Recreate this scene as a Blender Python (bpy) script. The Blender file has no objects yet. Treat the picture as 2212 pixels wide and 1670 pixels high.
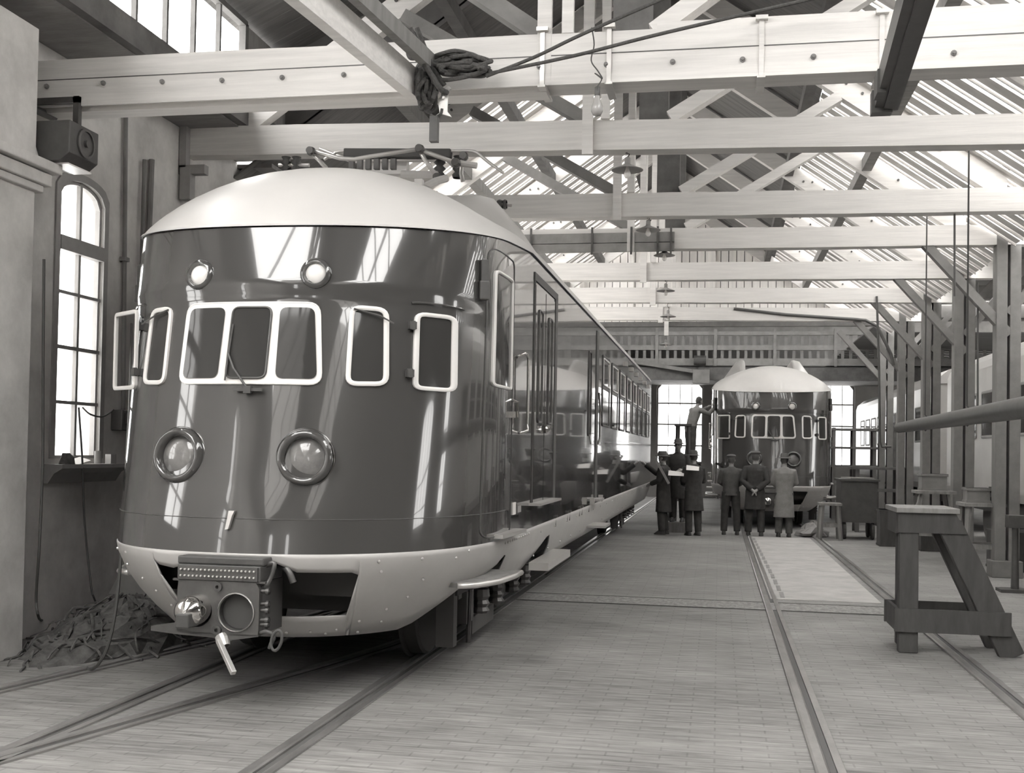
import bpy, math, random
from mathutils import Vector, Matrix
random.seed(7)
PI = math.pi
D = bpy.data; SC = bpy.context.scene; COL = SC.collection

# ------------------------------------------------------------------ camera
F_PX, EYE = 2400.0, 1.68
YAW, PITCH, ROLL, SHY = map(float, (10.548, 1.3, 1.0, 0.0392))
_a, _p, _r = (math.radians(v) for v in (YAW, PITCH, ROLL))
FW = Vector((-math.sin(_a)*math.cos(_p), math.cos(_a)*math.cos(_p), math.sin(_p)))
_rt = Vector((math.cos(_a), math.sin(_a), 0)); _up = _rt.cross(FW)
RT = _rt*math.cos(_r) + _up*math.sin(_r); UP = -_rt*math.sin(_r) + _up*math.cos(_r)
CO = Vector((0, 0, EYE))
cam = D.cameras.new('camera'); camo = D.objects.new('camera', cam); COL.objects.link(camo)
m = Matrix((RT, UP, -FW)).transposed().to_4x4(); m.translation = CO
camo.matrix_world = m
cam.sensor_width = 36; cam.lens = F_PX/2212*36; cam.shift_y = SHY
cam.clip_start = .1; cam.clip_end = 500
SC.camera = camo

def P(u, v, X=None, Y=None, Z=None):
    """point of the real plane X=, Y= or Z= that the photo shows at (u, v)"""
    r = FW + RT*((u-1106)/F_PX) - UP*((v-835-SHY*2212)/F_PX)
    t = X/r.x if X is not None else Y/r.y if Y is not None else (Z-EYE)/r.z
    return CO + r*t

# ------------------------------------------------------------------ light
SC.view_settings.view_transform = 'Standard'; SC.view_settings.look = 'None'
SC.view_settings.gamma = 1; SC.view_settings.use_curve_mapping = False
SC.view_settings.exposure = 0.0
w = D.worlds.new('overcast'); SC.world = w; w.use_nodes = True
bg = w.node_tree.nodes['Background']; bg.inputs[0].default_value = (1, .985, .96, 1); bg.inputs[1].default_value = 12.5
SC.cycles.max_bounces = 8; SC.cycles.diffuse_bounces = 5; SC.cycles.glossy_bounces = 3
SC.cycles.transparent_max_bounces = 10; SC.cycles.caustics_reflective = False; SC.cycles.caustics_refractive = False
SC.cycles.sample_clamp_indirect = 6

# ------------------------------------------------------------------ materials
def g(v): return (v, v*.972, v*.94, 1)
def mat(name, v, rough=.7, metal=0, coat=0, spec=.5, noise=0, nscale=6, stretch=(1, 1, 1), bump=0, v2=None, coords='Object'):
    M = D.materials.new(name); M.use_nodes = True; nt = M.node_tree; b = nt.nodes['Principled BSDF']
    b.inputs['Base Color'].default_value = g(v); b.inputs['Roughness'].default_value = rough
    b.inputs['Metallic'].default_value = metal; b.inputs['Coat Weight'].default_value = coat
    b.inputs['Coat Roughness'].default_value = .03; b.inputs['Specular IOR Level'].default_value = spec
    if noise or bump:
        tc = nt.nodes.new('ShaderNodeTexCoord'); mp = nt.nodes.new('ShaderNodeMapping'); mp.inputs['Scale'].default_value = stretch
        nt.links.new(tc.outputs[coords], mp.inputs[0])
        n = nt.nodes.new('ShaderNodeTexNoise'); n.inputs['Scale'].default_value = nscale; n.inputs['Detail'].default_value = 6
        n.inputs['Roughness'].default_value = .65
        nt.links.new(mp.outputs[0], n.inputs['Vector'])
        r = nt.nodes.new('ShaderNodeValToRGB'); r.color_ramp.elements[0].position = .3; r.color_ramp.elements[1].position = .72
        lo = v*(1-noise) if v2 is None else v2
        r.color_ramp.elements[0].color = g(lo); r.color_ramp.elements[1].color = g(v*(1+noise*.6))
        nt.links.new(n.outputs['Fac'], r.inputs[0]); nt.links.new(r.outputs[0], b.inputs['Base Color'])
        if bump:
            bp = nt.nodes.new('ShaderNodeBump'); bp.inputs['Strength'].default_value = bump; bp.inputs['Distance'].default_value = .02
            nt.links.new(n.outputs['Fac'], bp.inputs['Height']); nt.links.new(bp.outputs[0], b.inputs['Normal'])
    return M
M = {}
M['dark'] = mat('dark_gloss_paint', .068, .12, coat=1, spec=.5)
M['dark'].node_tree.nodes['Principled BSDF'].inputs['Coat IOR'].default_value = 1.55
M['roofp'] = mat('light_roof_paint', .58, .38, noise=.04, nscale=2)
M['skirt'] = mat('aluminium_paint', .52, .42, metal=.1, noise=.06, nscale=3)
M['white'] = mat('white_enamel', .80, .3)
M['glassd'] = mat('dark_cab_glass', .05, .06, spec=.35)
M['black'] = mat('black_recess', .075, .8)
M['rubber'] = mat('black_rubber', .09, .6)
M['steel'] = mat('grey_steel', .13, .42, metal=.5, noise=.25, nscale=8)
M['dsteel'] = mat('dark_painted_steel', .085, .45, noise=.2, nscale=9)
M['chrome'] = mat('chrome', .7, .12, metal=1)
M['alu'] = mat('bright_aluminium', .62, .35, metal=.6)
M['lens'] = mat('frosted_lens', .85, .25)
M['lampglass'] = mat('headlamp_glass', .22, .08, spec=.8, noise=.3, nscale=10)
M['beam'] = mat('whitewashed_timber', .72, .75, noise=.13, nscale=5, stretch=(.25, 3, 5), bump=.15)
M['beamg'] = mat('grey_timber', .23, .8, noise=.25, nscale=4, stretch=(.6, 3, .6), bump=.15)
M['beamd'] = mat('dark_timber', .14, .8, noise=.3, nscale=4, bump=.1)
M['board'] = mat('white_roof_boards', .66, .8, noise=.18, nscale=3, stretch=(.4, 3, .4))
M['boardg'] = mat('grey_boarding', .27, .8, noise=.25, nscale=3, stretch=(1, 4, 1))
M['boardd'] = mat('dark_roof_boards', .17, .85, noise=.3, nscale=3, stretch=(.5, 5, .5))
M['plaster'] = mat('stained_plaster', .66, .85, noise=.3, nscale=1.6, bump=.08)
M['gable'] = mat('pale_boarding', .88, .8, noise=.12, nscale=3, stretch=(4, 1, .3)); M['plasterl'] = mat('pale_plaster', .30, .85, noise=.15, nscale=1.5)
M['frame'] = mat('grey_window_paint', .33, .6, noise=.12, nscale=6)
M['rail'] = mat('worn_rail_steel', .34, .32, metal=.55, noise=.3, nscale=7, stretch=(1, .3, 1))
M['groove'] = mat('dark_groove', .10, .8)
M['concrete'] = mat('concrete_slab', .44, .8, noise=.22, nscale=2.5)
M['rope'] = mat('hemp_rope', .085, .9, noise=.4, nscale=60)
M['cable'] = mat('dark_cable', .07, .7)
M['coatd'] = mat('dark_wool', .055, .9, noise=.3, nscale=12)
M['coatm'] = mat('grey_brown_wool', .10, .9, noise=.25, nscale=12)
M['coatl'] = mat('light_grey_dustcoat', .26, .9, noise=.2, nscale=9)
M['skin'] = mat('skin', .34, .6)
M['hair'] = mat('dark_hair', .08, .7)
M['felt'] = mat('grey_felt', .11, .9)
M['shoe'] = mat('black_leather', .07, .5)
M['paper'] = mat('white_paper', .8, .8)
M['woodd'] = mat('dark_stained_wood', .075, .7, noise=.3, nscale=4, stretch=(3, 3, .6), bump=.15)
M['woodm'] = mat('mid_wood', .26, .75, noise=.3, nscale=5, stretch=(3, 3, .5))
M['scrap'] = mat('rusty_scrap', .12, .9, noise=.6, nscale=10)
M['cream'] = mat('pale_carriage_paint', .55, .3, noise=.1, nscale=1.5)

def floor_mat():
    Mt = mat('wood_block_floor', .2, .72); nt = Mt.node_tree; b = nt.nodes['Principled BSDF']
    tc = nt.nodes.new('ShaderNodeTexCoord')
    def nz(scale, st, det=6):
        mp = nt.nodes.new('ShaderNodeMapping'); mp.inputs['Scale'].default_value = st
        nt.links.new(tc.outputs['Object'], mp.inputs[0])
        n = nt.nodes.new('ShaderNodeTexNoise'); n.inputs['Scale'].default_value = scale; n.inputs['Detail'].default_value = det; n.inputs['Roughness'].default_value = .7
        nt.links.new(mp.outputs[0], n.inputs['Vector']); return n
    a = nz(3.2, (.7, 9, 1), 9); c = nz(.55, (.7, 1.3, 1), 4)
    br = nt.nodes.new('ShaderNodeTexBrick'); br.inputs['Scale'].default_value = 1; br.inputs['Brick Width'].default_value = .3; br.inputs['Row Height'].default_value = .09
    br.inputs['Mortar Size'].default_value = .006; br.inputs['Color1'].default_value = (.45,)*3+(1,); br.inputs['Color2'].default_value = (.62,)*3+(1,); br.inputs['Mortar'].default_value = (.18,)*3+(1,)
    nt.links.new(tc.outputs['Object'], br.inputs['Vector'])
    def math_(op, x, y):
        n = nt.nodes.new('ShaderNodeMath'); n.operation = op
        for i, q in enumerate((x, y)):
            if isinstance(q, (int, float)): n.inputs[i].default_value = q
            else: nt.links.new(q, n.inputs[i])
        return n.outputs[0]
    s = math_('ADD', math_('MULTIPLY', a.outputs['Fac'], .68), math_('MULTIPLY', c.outputs['Fac'], .36))
    s = math_('ADD', s, math_('MULTIPLY', math_('SUBTRACT', br.outputs['Color'], .5), .17))
    r = nt.nodes.new('ShaderNodeValToRGB')
    r.color_ramp.elements[0].position = .3; r.color_ramp.elements[0].color = g(.06)
    r.color_ramp.elements[1].position = .72; r.color_ramp.elements[1].color = g(.40)
    e = r.color_ramp.elements.new(.5); e.color = g(.215)
    nt.links.new(s, r.inputs[0]); nt.links.new(r.outputs[0], b.inputs['Base Color'])
    bp = nt.nodes.new('ShaderNodeBump'); bp.inputs['Strength'].default_value = .45; bp.inputs['Distance'].default_value = .015
    nt.links.new(s, bp.inputs['Height']); nt.links.new(bp.outputs[0], b.inputs['Normal'])
    return Mt
M['floor'] = floor_mat()
def glass_mat(name, gloss=.08, tint=.95):
    Mt = D.materials.new(name); Mt.use_nodes = True; nt = Mt.node_tree; nt.nodes.clear()
    o = nt.nodes.new('ShaderNodeOutputMaterial'); mx = nt.nodes.new('ShaderNodeMixShader'); t = nt.nodes.new('ShaderNodeBsdfTransparent'); gl = nt.nodes.new('ShaderNodeBsdfGlossy')
    t.inputs[0].default_value = (tint, tint, tint, 1); gl.inputs['Roughness'].default_value = .05; mx.inputs[0].default_value = gloss
    nt.links.new(t.outputs[0], mx.inputs[1]); nt.links.new(gl.outputs[0], mx.inputs[2]); nt.links.new(mx.outputs[0], o.inputs[0]); return Mt
M['pane'] = glass_mat('window_glass', .08, .6); M['leaf'] = glass_mat('thin_glass', .10, .93); M['roofglass'] = glass_mat('tinted_roof_glass', .04, .76); M['clearglass'] = glass_mat('clear_roof_glass', .04, .95)  # roof glass tint added to dim daylight through the slats; front rooflights left clear

# ------------------------------------------------------------------ mesh helpers
class MB:
    def __init__(s): s.v = []; s.f = []
    def add(s, vs, fs):
        n = len(s.v); s.v += [tuple(v) for v in vs]; s.f += [tuple(n+i for i in f) for f in fs]; return s
    def box(s, c, d, rz=0, rx=0, ry=0):
        R = Matrix.Rotation(rz, 3, 'Z') @ Matrix.Rotation(ry, 3, 'Y') @ Matrix.Rotation(rx, 3, 'X'); c = Vector(c)
        vs = [c + R @ Vector((sx*d[0]/2, sy*d[1]/2, sz*d[2]/2)) for sx in (-1, 1) for sy in (-1, 1) for sz in (-1, 1)]
        return s.add(vs, [(0, 1, 3, 2), (4, 6, 7, 5), (0, 4, 5, 1), (2, 3, 7, 6), (0, 2, 6, 4), (1, 5, 7, 3)])
    def bar(s, p0, p1, wd, ht, up=(0, 0, 1), taper=1):
        p0, p1 = Vector(p0), Vector(p1); d = (p1-p0).normalized(); x = d.cross(Vector(up)).normalized(); y = x.cross(d)
        vs = []
        for p, k in ((p0, 1), (p1, taper)):
            for a, b in ((-1, -1), (1, -1), (1, 1), (-1, 1)): vs.append(p + x*a*wd/2*k + y*b*ht/2*k)
        return s.add(vs, [(0, 3, 2, 1), (4, 5, 6, 7), (0, 1, 5, 4), (1, 2, 6, 5), (2, 3, 7, 6), (3, 0, 4, 7)])
    def tube(s, pts, r, n=8, closed=False, cap=True, smooth=0):
        pts = [Vector(p) for p in pts]
        if smooth:
            q = []; N = len(pts)
            for i in range(N-1 if not closed else N):
                p0, p1, p2, p3 = (pts[(i-1) % N] if (i or closed) else pts[0]), pts[i], pts[(i+1) % N], (pts[(i+2) % N] if (i+2 < N or closed) else pts[-1])
                for k in range(smooth):
                    t = k/smooth
                    q.append(.5*((2*p1)+(p2-p0)*t+(2*p0-5*p1+4*p2-p3)*t*t+(3*p1-p0-3*p2+p3)*t**3))
            if not closed: q.append(pts[-1])
            pts = q
        N = len(pts); vs = []; ref = None
        for i, p in enumerate(pts):
            a = pts[(i-1) % N] if (i or closed) else p; b = pts[(i+1) % N] if (i < N-1 or closed) else p
            d = (b-a)
            d = d.normalized() if d.length > 1e-9 else Vector((0, 0, 1))
            if ref is None: ref = Vector((0, 0, 1)) if abs(d.z) < .9 else Vector((1, 0, 0))
            x = d.cross(ref)
            if x.length < 1e-4: x = d.orthogonal()
            x.normalize(); y = x.cross(d); ref = y
            rr = r[i*(len(r)-1)//max(N-1, 1)] if isinstance(r, (list, tuple)) else r
            vs += [p + (x*math.cos(2*PI*k/n) + y*math.sin(2*PI*k/n))*rr for k in range(n)]
        fs = []
        for i in range(N if closed else N-1):
            j = (i+1) % N
            for k in range(n): fs.append((i*n+k, i*n+(k+1) % n, j*n+(k+1) % n, j*n+k))
        if cap and not closed: fs += [tuple(range(n))[::-1], tuple((N-1)*n+k for k in range(n))]
        return s.add(vs, fs)
    def lathe(s, prof, c=(0, 0, 0), axis=(0, 0, 1), n=24):
        """prof: list of (radius, height along axis)"""
        ax = Vector(axis).normalized(); x = ax.orthogonal().normalized(); y = ax.cross(x); c = Vector(c); vs = []; fs = []
        for r, h in prof:
            vs += [c + ax*h + (x*math.cos(2*PI*k/n) + y*math.sin(2*PI*k/n))*max(r, 1e-4) for k in range(n)]
        for i in range(len(prof)-1):
            for k in range(n): fs.append((i*n+k, i*n+(k+1) % n, (i+1)*n+(k+1) % n, (i+1)*n+k))
        return s.add(vs, fs)
    def prism(s, poly, vec):
        """extrude a planar polygon (3D points) by vec"""
        n = len(poly); v = Vector(vec); vs = [Vector(p) for p in poly] + [Vector(p)+v for p in poly]
        return s.add(vs, [tuple(range(n))[::-1], tuple(range(n, 2*n))] + [(i, (i+1) % n, n+(i+1) % n, n+i) for i in range(n)])
    def grid(s, rows, closed_u=False, closed_v=False):
        R, C = len(rows), len(rows[0]); vs = [p for r in rows for p in r]; fs = []
        for i in range(R if closed_v else R-1):
            for j in range(C if closed_u else C-1):
                fs.append((i*C+j, i*C+(j+1) % C, ((i+1) % R)*C+(j+1) % C, ((i+1) % R)*C+j))
        return s.add(vs, fs)
    def loft(s, rings, n=16, cap=True):
        """rings: (centre, rx, ry, angle about z, [tilt normal])"""
        rows = []
        for c, rx, ry, *o in rings:
            a = o[0] if o else 0; c = Vector(c)
            rows.append([c + Vector((rx*math.cos(t)*math.cos(a)-ry*math.sin(t)*math.sin(a), rx*math.cos(t)*math.sin(a)+ry*math.sin(t)*math.cos(a), 0)) for t in (2*PI*k/n for k in range(n))])
        b = len(s.v); s.grid(rows, closed_u=True)
        if cap: s.f += [tuple(b+k for k in range(n))[::-1], tuple(b+(len(rows)-1)*n+k for k in range(n))]
        return s
    def build(s, name, material, parent=None, smooth=False, bevel=0, solid=0, sub=0, remesh=0, angle=None):
        me = D.meshes.new(name); me.from_pydata(s.v, [], s.f); me.validate(); me.update(); me.materials.append(material)
        import bmesh
        bm = bmesh.new(); bm.from_mesh(me); bmesh.ops.recalc_face_normals(bm, faces=bm.faces); bm.to_mesh(me); bm.free()
        if smooth:
            me.polygons.foreach_set('use_smooth', [True]*len(me.polygons))
            if angle:
                me.set_sharp_from_angle(angle=math.radians(angle))
        o = D.objects.new(name, me); COL.objects.link(o)
        if parent: o.parent = parent
        if solid: q = o.modifiers.new('s', 'SOLIDIFY'); q.thickness = solid; q.offset = 0
        if bevel: q = o.modifiers.new('b', 'BEVEL'); q.width = bevel; q.segments = 2; q.limit_method = 'ANGLE'
        if remesh: q = o.modifiers.new('r', 'REMESH'); q.mode = 'VOXEL'; q.voxel_size = remesh; q.use_smooth_shade = True
        if sub: q = o.modifiers.new('u', 'SUBSURF'); q.levels = q.render_levels = sub
        return o
def tag(o, label=None, cat=None, group=None, kind=None):
    if label: o['label'] = label
    if cat: o['category'] = cat
    if group: o['group'] = group
    if kind: o['kind'] = kind
    return o
def empty(name, loc, label=None, cat=None, group=None, rz=0):
    o = D.objects.new(name, None); COL.objects.link(o); o.location = loc; o.rotation_euler.z = rz; o.empty_display_size = .2
    return tag(o, label, cat, group)
KIDS = {}
def kids(o): return [c for c in D.objects if c.parent == o]
def copy_tree(o, parent=None, skip=()):
    c = o.copy(); COL.objects.link(c)
    if parent: c.parent = parent
    for ch in kids(o):
        if ch.name.split('.')[0] not in skip: copy_tree(ch, c, skip)
    return c
def struct(mb, name, m, label=None, **k):
    o = mb.build(name, m, **k); tag(o, label, None, None, 'structure'); return o

# ------------------------------------------------------------------ hall dimensions
WL = -5.85                 # left wall face
XR = -.95                  # ridge
SL = .70                   # roof slope
def roofz(x): return 8.35 - SL*abs(x-XR)
BY = [8.55, 11.4, 14.75, 17.1, 20.0, 22.95, 25.95, 28.9]      # trusses
BACK = 45.0

# floor
f = MB(); f.add([(-7, -11, 0), (16, -11, 0), (16, 48, 0), (-7, 48, 0)], [(0, 1, 2, 3)]); struct(f, 'floor', M['floor'], 'worn wood block floor of the hall')
s1 = MB().box((1.25, 18.6, .003), (1.25, 10.3, .006)); struct(s1, 'floor', M['concrete'], 'pale concrete slab between the rails of the right track')
s2 = MB().box((-.1, 12.78, .003), (4.2, .62, .006)); struct(s2, 'floor', mat('cover_plates', .27, .7, noise=.5, nscale=14, stretch=(1.5, .6, 1)), 'strip of paving blocks crossing the floor')
s3 = MB().box((-.3, 13.1, .008), (6, .02, .004)).box((-.3, 12.45, .008), (6, .02, .004)); struct(s3, 'floor', M['groove'], 'two dark joints crossing the floor')

# rails
def rail(path, label):
    r = empty('rail', (path[0][0], path[0][1], 0), label, 'rail', 'rails let into the floor')
    o = Vector((path[0][0], path[0][1], 0))
    pts = [Vector((x, y, 0))-o for x, y in path]
    def sweep(prof, nm, mt):
        rows = []
        for i, p in enumerate(pts):
            a = pts[max(i-1, 0)]; b = pts[min(i+1, len(pts)-1)]; d = (b-a).normalized(); n = Vector((d.y, -d.x, 0))
            rows.append([p + n*x + Vector((0, 0, z)) for x, z in prof])
        MB().grid(rows, closed_u=True).build(nm, mt, r)
    sweep([(-.036, 0), (-.036, .016), (-.024, .022), (.024, .022), (.036, .016), (.036, 0)], 'rail_head', M['rail'])
    sweep([(.038, .001), (.038, .005), (.078, .005), (.078, .001)], 'groove', M['groove'])  # flat strip: rusty groove bottom and recess shade in one dark colour
    sweep([(.080, 0), (.080, .012), (.125, .012), (.125, 0)], 'guard_strip', M['rail'])
def line(x): return [(x, -6+i*3) for i in range(18)]
def curve(x0, y0, x1, y1, xe):
    pts = []
    for i in range(24):
        y = 3.5 + i*.5
        sl = (x1-x0)/(y1-y0)
        if y < y1: x = x1 + sl*(y-y1)
        else:
            t = min((y-y1)/(2*(xe-x1)/sl), 1); x = x1 + (xe-x1)*(2*t-t*t)
        if x > WL+.15: pts.append((x, y))
    return pts
rail(line(.565), 'left rail of the right hand track, running to the far train')
rail(line(2.0), 'right rail of the right hand track, passing under the near trestle')
rail(line(-3.80), 'straight rail under the left side of the near train')
rail(line(-2.36), 'straight rail under the right side of the near train')
rail(curve(-3.65, 5.76, -3.07, 7.9, -2.40), 'curved switch rail crossing between the straight rails in front of the near train')
rail(curve(-4.73, 7.18, -4.31, 9.0, -3.84), 'outermost curved switch rail, passing close to the left wall')
bs = MB()
for i in range(14):
    y = 13.6+i*.7; bs.bar((.72+.006*(23-y)*.9, y, .004), (.72+.006*(23-y)*.9+.012, y+.55, .004), .05, .008)
tag(bs.build('wooden_batten', M['woodm']), 'thin dark batten strip lying beside the left rail of the right track', 'batten')

# ------------------------------------------------------------------ walls
def wall_cols(us, iv, pt):
    """single skin wall: us column positions, iv(u)->list of (z0,z1); constant count between neighbours"""
    mb = MB()
    for a, b in zip(us[:-1], us[1:]):
        A, B = iv(a+1e-5), iv(b-1e-5)
        for (a0, a1), (b0, b1) in zip(A, B):
            mb.add([pt(a, a0), pt(b, b0), pt(b, b1), pt(a, a1)], [(0, 1, 2, 3)])
    return mb
WIN_L = (9.02, 9.74, 1.55, 3.95, .16)   # y0,y1,sill,spring,rise
def arch(u, w): 
    c = (w[0]+w[1])/2; h = (w[1]-w[0])/2; return w[3] + w[4]*math.sqrt(max(0, 1-((u-c)/h)**2))
def holes(u, ws, z0, z1):
    for w_ in ws:
        if w_[0] <= u <= w_[1]: return [(z0, w_[2]), (arch(u, w_), z1)]
    return [(z0, (z0+z1)/2), ((z0+z1)/2, z1)]
def cols(ws, a, b, n=14):
    us = [a]
    for w_ in ws: us += [w_[0]+(w_[1]-w_[0])*i/n for i in range(n+1)]
    return us+[b]
lw = [(-3.0, -2.0, 1.5, 4.0, .2), (1.0, 2.0, 1.5, 4.0, .2), (5.0, 6.0, 1.5, 4.0, .2), WIN_L] + [(13.2+4*i, 14.2+4*i, 1.5, 4.0, .2) for i in range(7)]
wl = wall_cols(cols(lw, -11, 46), lambda u: holes(u, lw, 0, 5.17), lambda u, z: (WL-.15, u, z))
struct(wl, 'wall_left', M['plaster'], 'stained plaster side wall', solid=.3)
def window(n, w_, pt, nu, zs, label, depth=.1, bar=.035, fr=.06):
    """frame with glazing bars in wall plane; pt(u, z, d) maps"""
    fm = MB(); N = 12
    outer = [(w_[0], w_[2]), (w_[1], w_[2])] + [(w_[1]-(w_[1]-w_[0])*i/N, arch(w_[1]-(w_[1]-w_[0])*i/N, w_)) for i in range(N+1)]
    cu = (w_[0]+w_[1])/2; cz = (w_[2]+w_[3])/2
    inner = [(cu+(u-cu)*(1-2*fr/(w_[1]-w_[0])), cz+(z-cz)*(1-2*fr/(w_[3]-w_[2]))) for u, z in outer]
    k = len(outer)
    for i in range(k):
        j = (i+1) % k
        q = [outer[i], outer[j], inner[j], inner[i]]
        fm.add([pt(u, z, 0) for u, z in q]+[pt(u, z, depth) for u, z in q], [(0, 1, 2, 3), (4, 7, 6, 5), (0, 4, 5, 1), (2, 6, 7, 3)])
    for i in range(1, nu):
        u = w_[0]+(w_[1]-w_[0])*i/nu; z1 = arch(u, w_)
        a, b = pt(u-bar/2, w_[2], .02), pt(u+bar/2, z1, .06)
        fm.box([(a[i]+b[i])/2 for i in range(3)], [abs(a[i]-b[i]) for i in range(3)])
    for z, t in zs:
        a, b = pt(w_[0], z-t/2, .015), pt(w_[1], z+t/2, .065 if t < .1 else .1)
        fm.box([(a[i]+b[i])/2 for i in range(3)], [abs(a[i]-b[i]) for i in range(3)])
    o = struct(fm, 'window_%d' % n, M['frame'], label)
    pn = MB().add([pt(u, z, .04) for u, z in outer], [tuple(range(k))]); pn.build('window_pane', M['pane'], o)
    return o
ptL = lambda u, z, d: (WL-.07+d, u, z)
window(1, WIN_L, ptL, 2, [(2.06, .03), (2.56, .035), (3.06, .03), (3.5, .13)], 'tall arched window in the left plaster wall', fr=.028, depth=.05)
nw = 2
for w_ in lw:
    if w_ is WIN_L: continue
    window(nw, w_, ptL, 2, [(2.1, .035), (2.7, .035), (3.3, .13)], 'arched window further along the left wall'); nw += 1
tr = MB().prism([(WL, 8.86, 1.50), (WL+.20, 8.86, 1.50), (WL+.20, 8.86, 1.465), (WL+.12, 8.86, 1.42), (WL+.06, 8.86, 1.33), (WL, 8.86, 1.33)], (0, 1.12, 0))
struct(tr, 'trim_1', M['frame'], 'moulded sill ledge under the left wall window')
# surround of window 1
sur = MB(); a = WIN_L
prof = [(a[0]-.0, a[2])] + [(a[0]+(a[1]-a[0])*i/12, arch(a[0]+(a[1]-a[0])*i/12, a)) for i in range(13)] + [(a[1], a[2])]
cu = (a[0]+a[1])/2
outp = [(cu+(u-cu)*1.2, z if z < 2 else z+.07) for u, z in prof]
for i in range(len(prof)-1):
    q = [prof[i], prof[i+1], outp[i+1], outp[i]]
    sur.add([(WL+.003, u, z) for u, z in q]+[(WL+.02, u, z) for u, z in q], [(0, 3, 2, 1), (4, 5, 6, 7), (0, 1, 5, 4), (2, 3, 7, 6), (0, 4, 7, 3), (1, 2, 6, 5)])
struct(sur, 'trim_2', M['frame'], 'raised surround of the left wall window')

# back wall with arched windows
bw = [(-9+.0, -8, 1, 4, .3), (-5.4, -3.5, 1.3, 4.4, .32), (-2.47, -.62, 1.3, 4.4, .32), (1.0, 2.7, 1.3, 4.4, .32), (3.4, 5.2, 1.3, 4.4, .32), (7, 9, 1.3, 4.4, .32), (11, 13, 1.3, 4.4, .32)][1:]
wb = wall_cols(cols(bw, -7, 16), lambda u: holes(u, bw, 0, 10.5), lambda u, z: (u, BACK+.15, z))
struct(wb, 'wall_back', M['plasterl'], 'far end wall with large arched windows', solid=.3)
ptB = lambda u, z, d: (u, BACK+.25-d, z)
for w_ in bw:
    window(nw, w_, ptB, 4, [(2.05, .06), (2.9, .06), (3.75, .06)], 'large arched window in the far end wall', bar=.03, depth=.12); nw += 1
# right outer wall
rw = [(8+4.5*i, 10+4.5*i, 1.6, 4.0, .3) for i in range(8)]
wr = wall_cols(cols(rw, -11, 46), lambda u: holes(u, rw, 0, 5.3), lambda u, z: (12.65, u, z))
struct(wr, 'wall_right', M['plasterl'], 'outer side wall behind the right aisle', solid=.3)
ptR = lambda u, z, d: (12.7-d, u, z)
for w_ in rw:
    window(nw, w_, ptR, 4, [(2.4, .05), (3.2, .05)], 'arched window of the right aisle'); nw += 1
# front wall behind the camera with door and windows
fw_ = [(-4.5, -3.8, 1.6, 4.6, .2), (-1.3, -.6, 1.6, 4.6, .2)]
wf = wall_cols(cols(fw_, -7, 16), lambda u: holes(u, fw_, 0, 10.5), lambda u, z: (u, -10.15, z))
struct(wf, 'wall_front', M['boardg'], 'end wall opposite the trains', solid=.3)
ptF = lambda u, z, d: (u, -10.25+d, z)
for w_ in fw_:
    window(nw, w_, ptF, 3, [(2.0, .05), (3.3, .05)], 'arched window in the front end wall'); nw += 1

# ------------------------------------------------------------------ roof
def slope_pt(sgn, s, y, dz=0):      # s = horizontal distance from the ridge
    return (XR + sgn*s, y, 8.35 - SL*s + dz)
def slope_box(mb, sgn, s0, s1, y0, y1, t=.03, dz=0):
    mb.add([slope_pt(sgn, s, y, dz+k) for k in (0, t) for s, y in ((s0, y0), (s1, y0), (s1, y1), (s0, y1))],
           [(0, 1, 2, 3), (4, 7, 6, 5), (0, 4, 5, 1), (1, 5, 6, 2), (2, 6, 7, 3), (3, 7, 4, 0)])
slats = MB(); dark = MB(); gl = MB()
def slatted(sgn, y0, y1, s0=2.3, s1=5.1):
    y = y0
    while y < y1:
        slope_box(slats, sgn, s0, s1, y, y+.22, .02, random.uniform(0, .012))
        slope_box(slats, sgn, s0, s1, y+.24, y+.265, .07, -.03)
        y += .42
    gl.add([slope_pt(sgn, s0, y0, .08), slope_pt(sgn, s1, y0, .08), slope_pt(sgn, s1, y1, .08), slope_pt(sgn, s0, y1, .08)], [(0, 1, 2, 3)])
slatted(1, 7, 29.1); slatted(-1, 14.8, 29.1, s0=.9, s1=4.9)
def darkpl(sgn, s0, s1, y0, y1):
    y = y0
    while y < y1-.01: slope_box(dark, sgn, s0, s1, y, min(y+.235, y1), .03, .03); y += .24
darkpl(1, 0, 2.3, 4.5, 29.1); darkpl(-1, 0, .9, 14.8, 29.1); darkpl(-1, 0, 4.9, 12.6, 14.8); 
y = 4.5
while y < 12.6:
    dark.add([(XR-s_, yy, 8.35-.47*s_+k+.06) for k in (0, .03) for s_, yy in ((0, y), (4.4, y), (4.4, y+.235), (0, y+.235))], [(0, 1, 2, 3), (4, 7, 6, 5), (0, 4, 5, 1), (1, 5, 6, 2), (2, 6, 7, 3), (3, 7, 4, 0)]); y += .24
for y in (4.5, 12.6):
    dark.prism([(XR, y, 8.33), (-5.25, y, 5.30), (-5.25, y, 6.42)], (0, .04, 0))
struct(slats, 'ceiling', M['board'], 'white boarded roof slope with narrow strips of glass')
struct(dark, 'ceiling', M['boardd'], 'dark boarded top of the roof along the ridge')
struct(gl, 'ceiling', M['roofglass'], 'roof glass above the boards')
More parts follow.
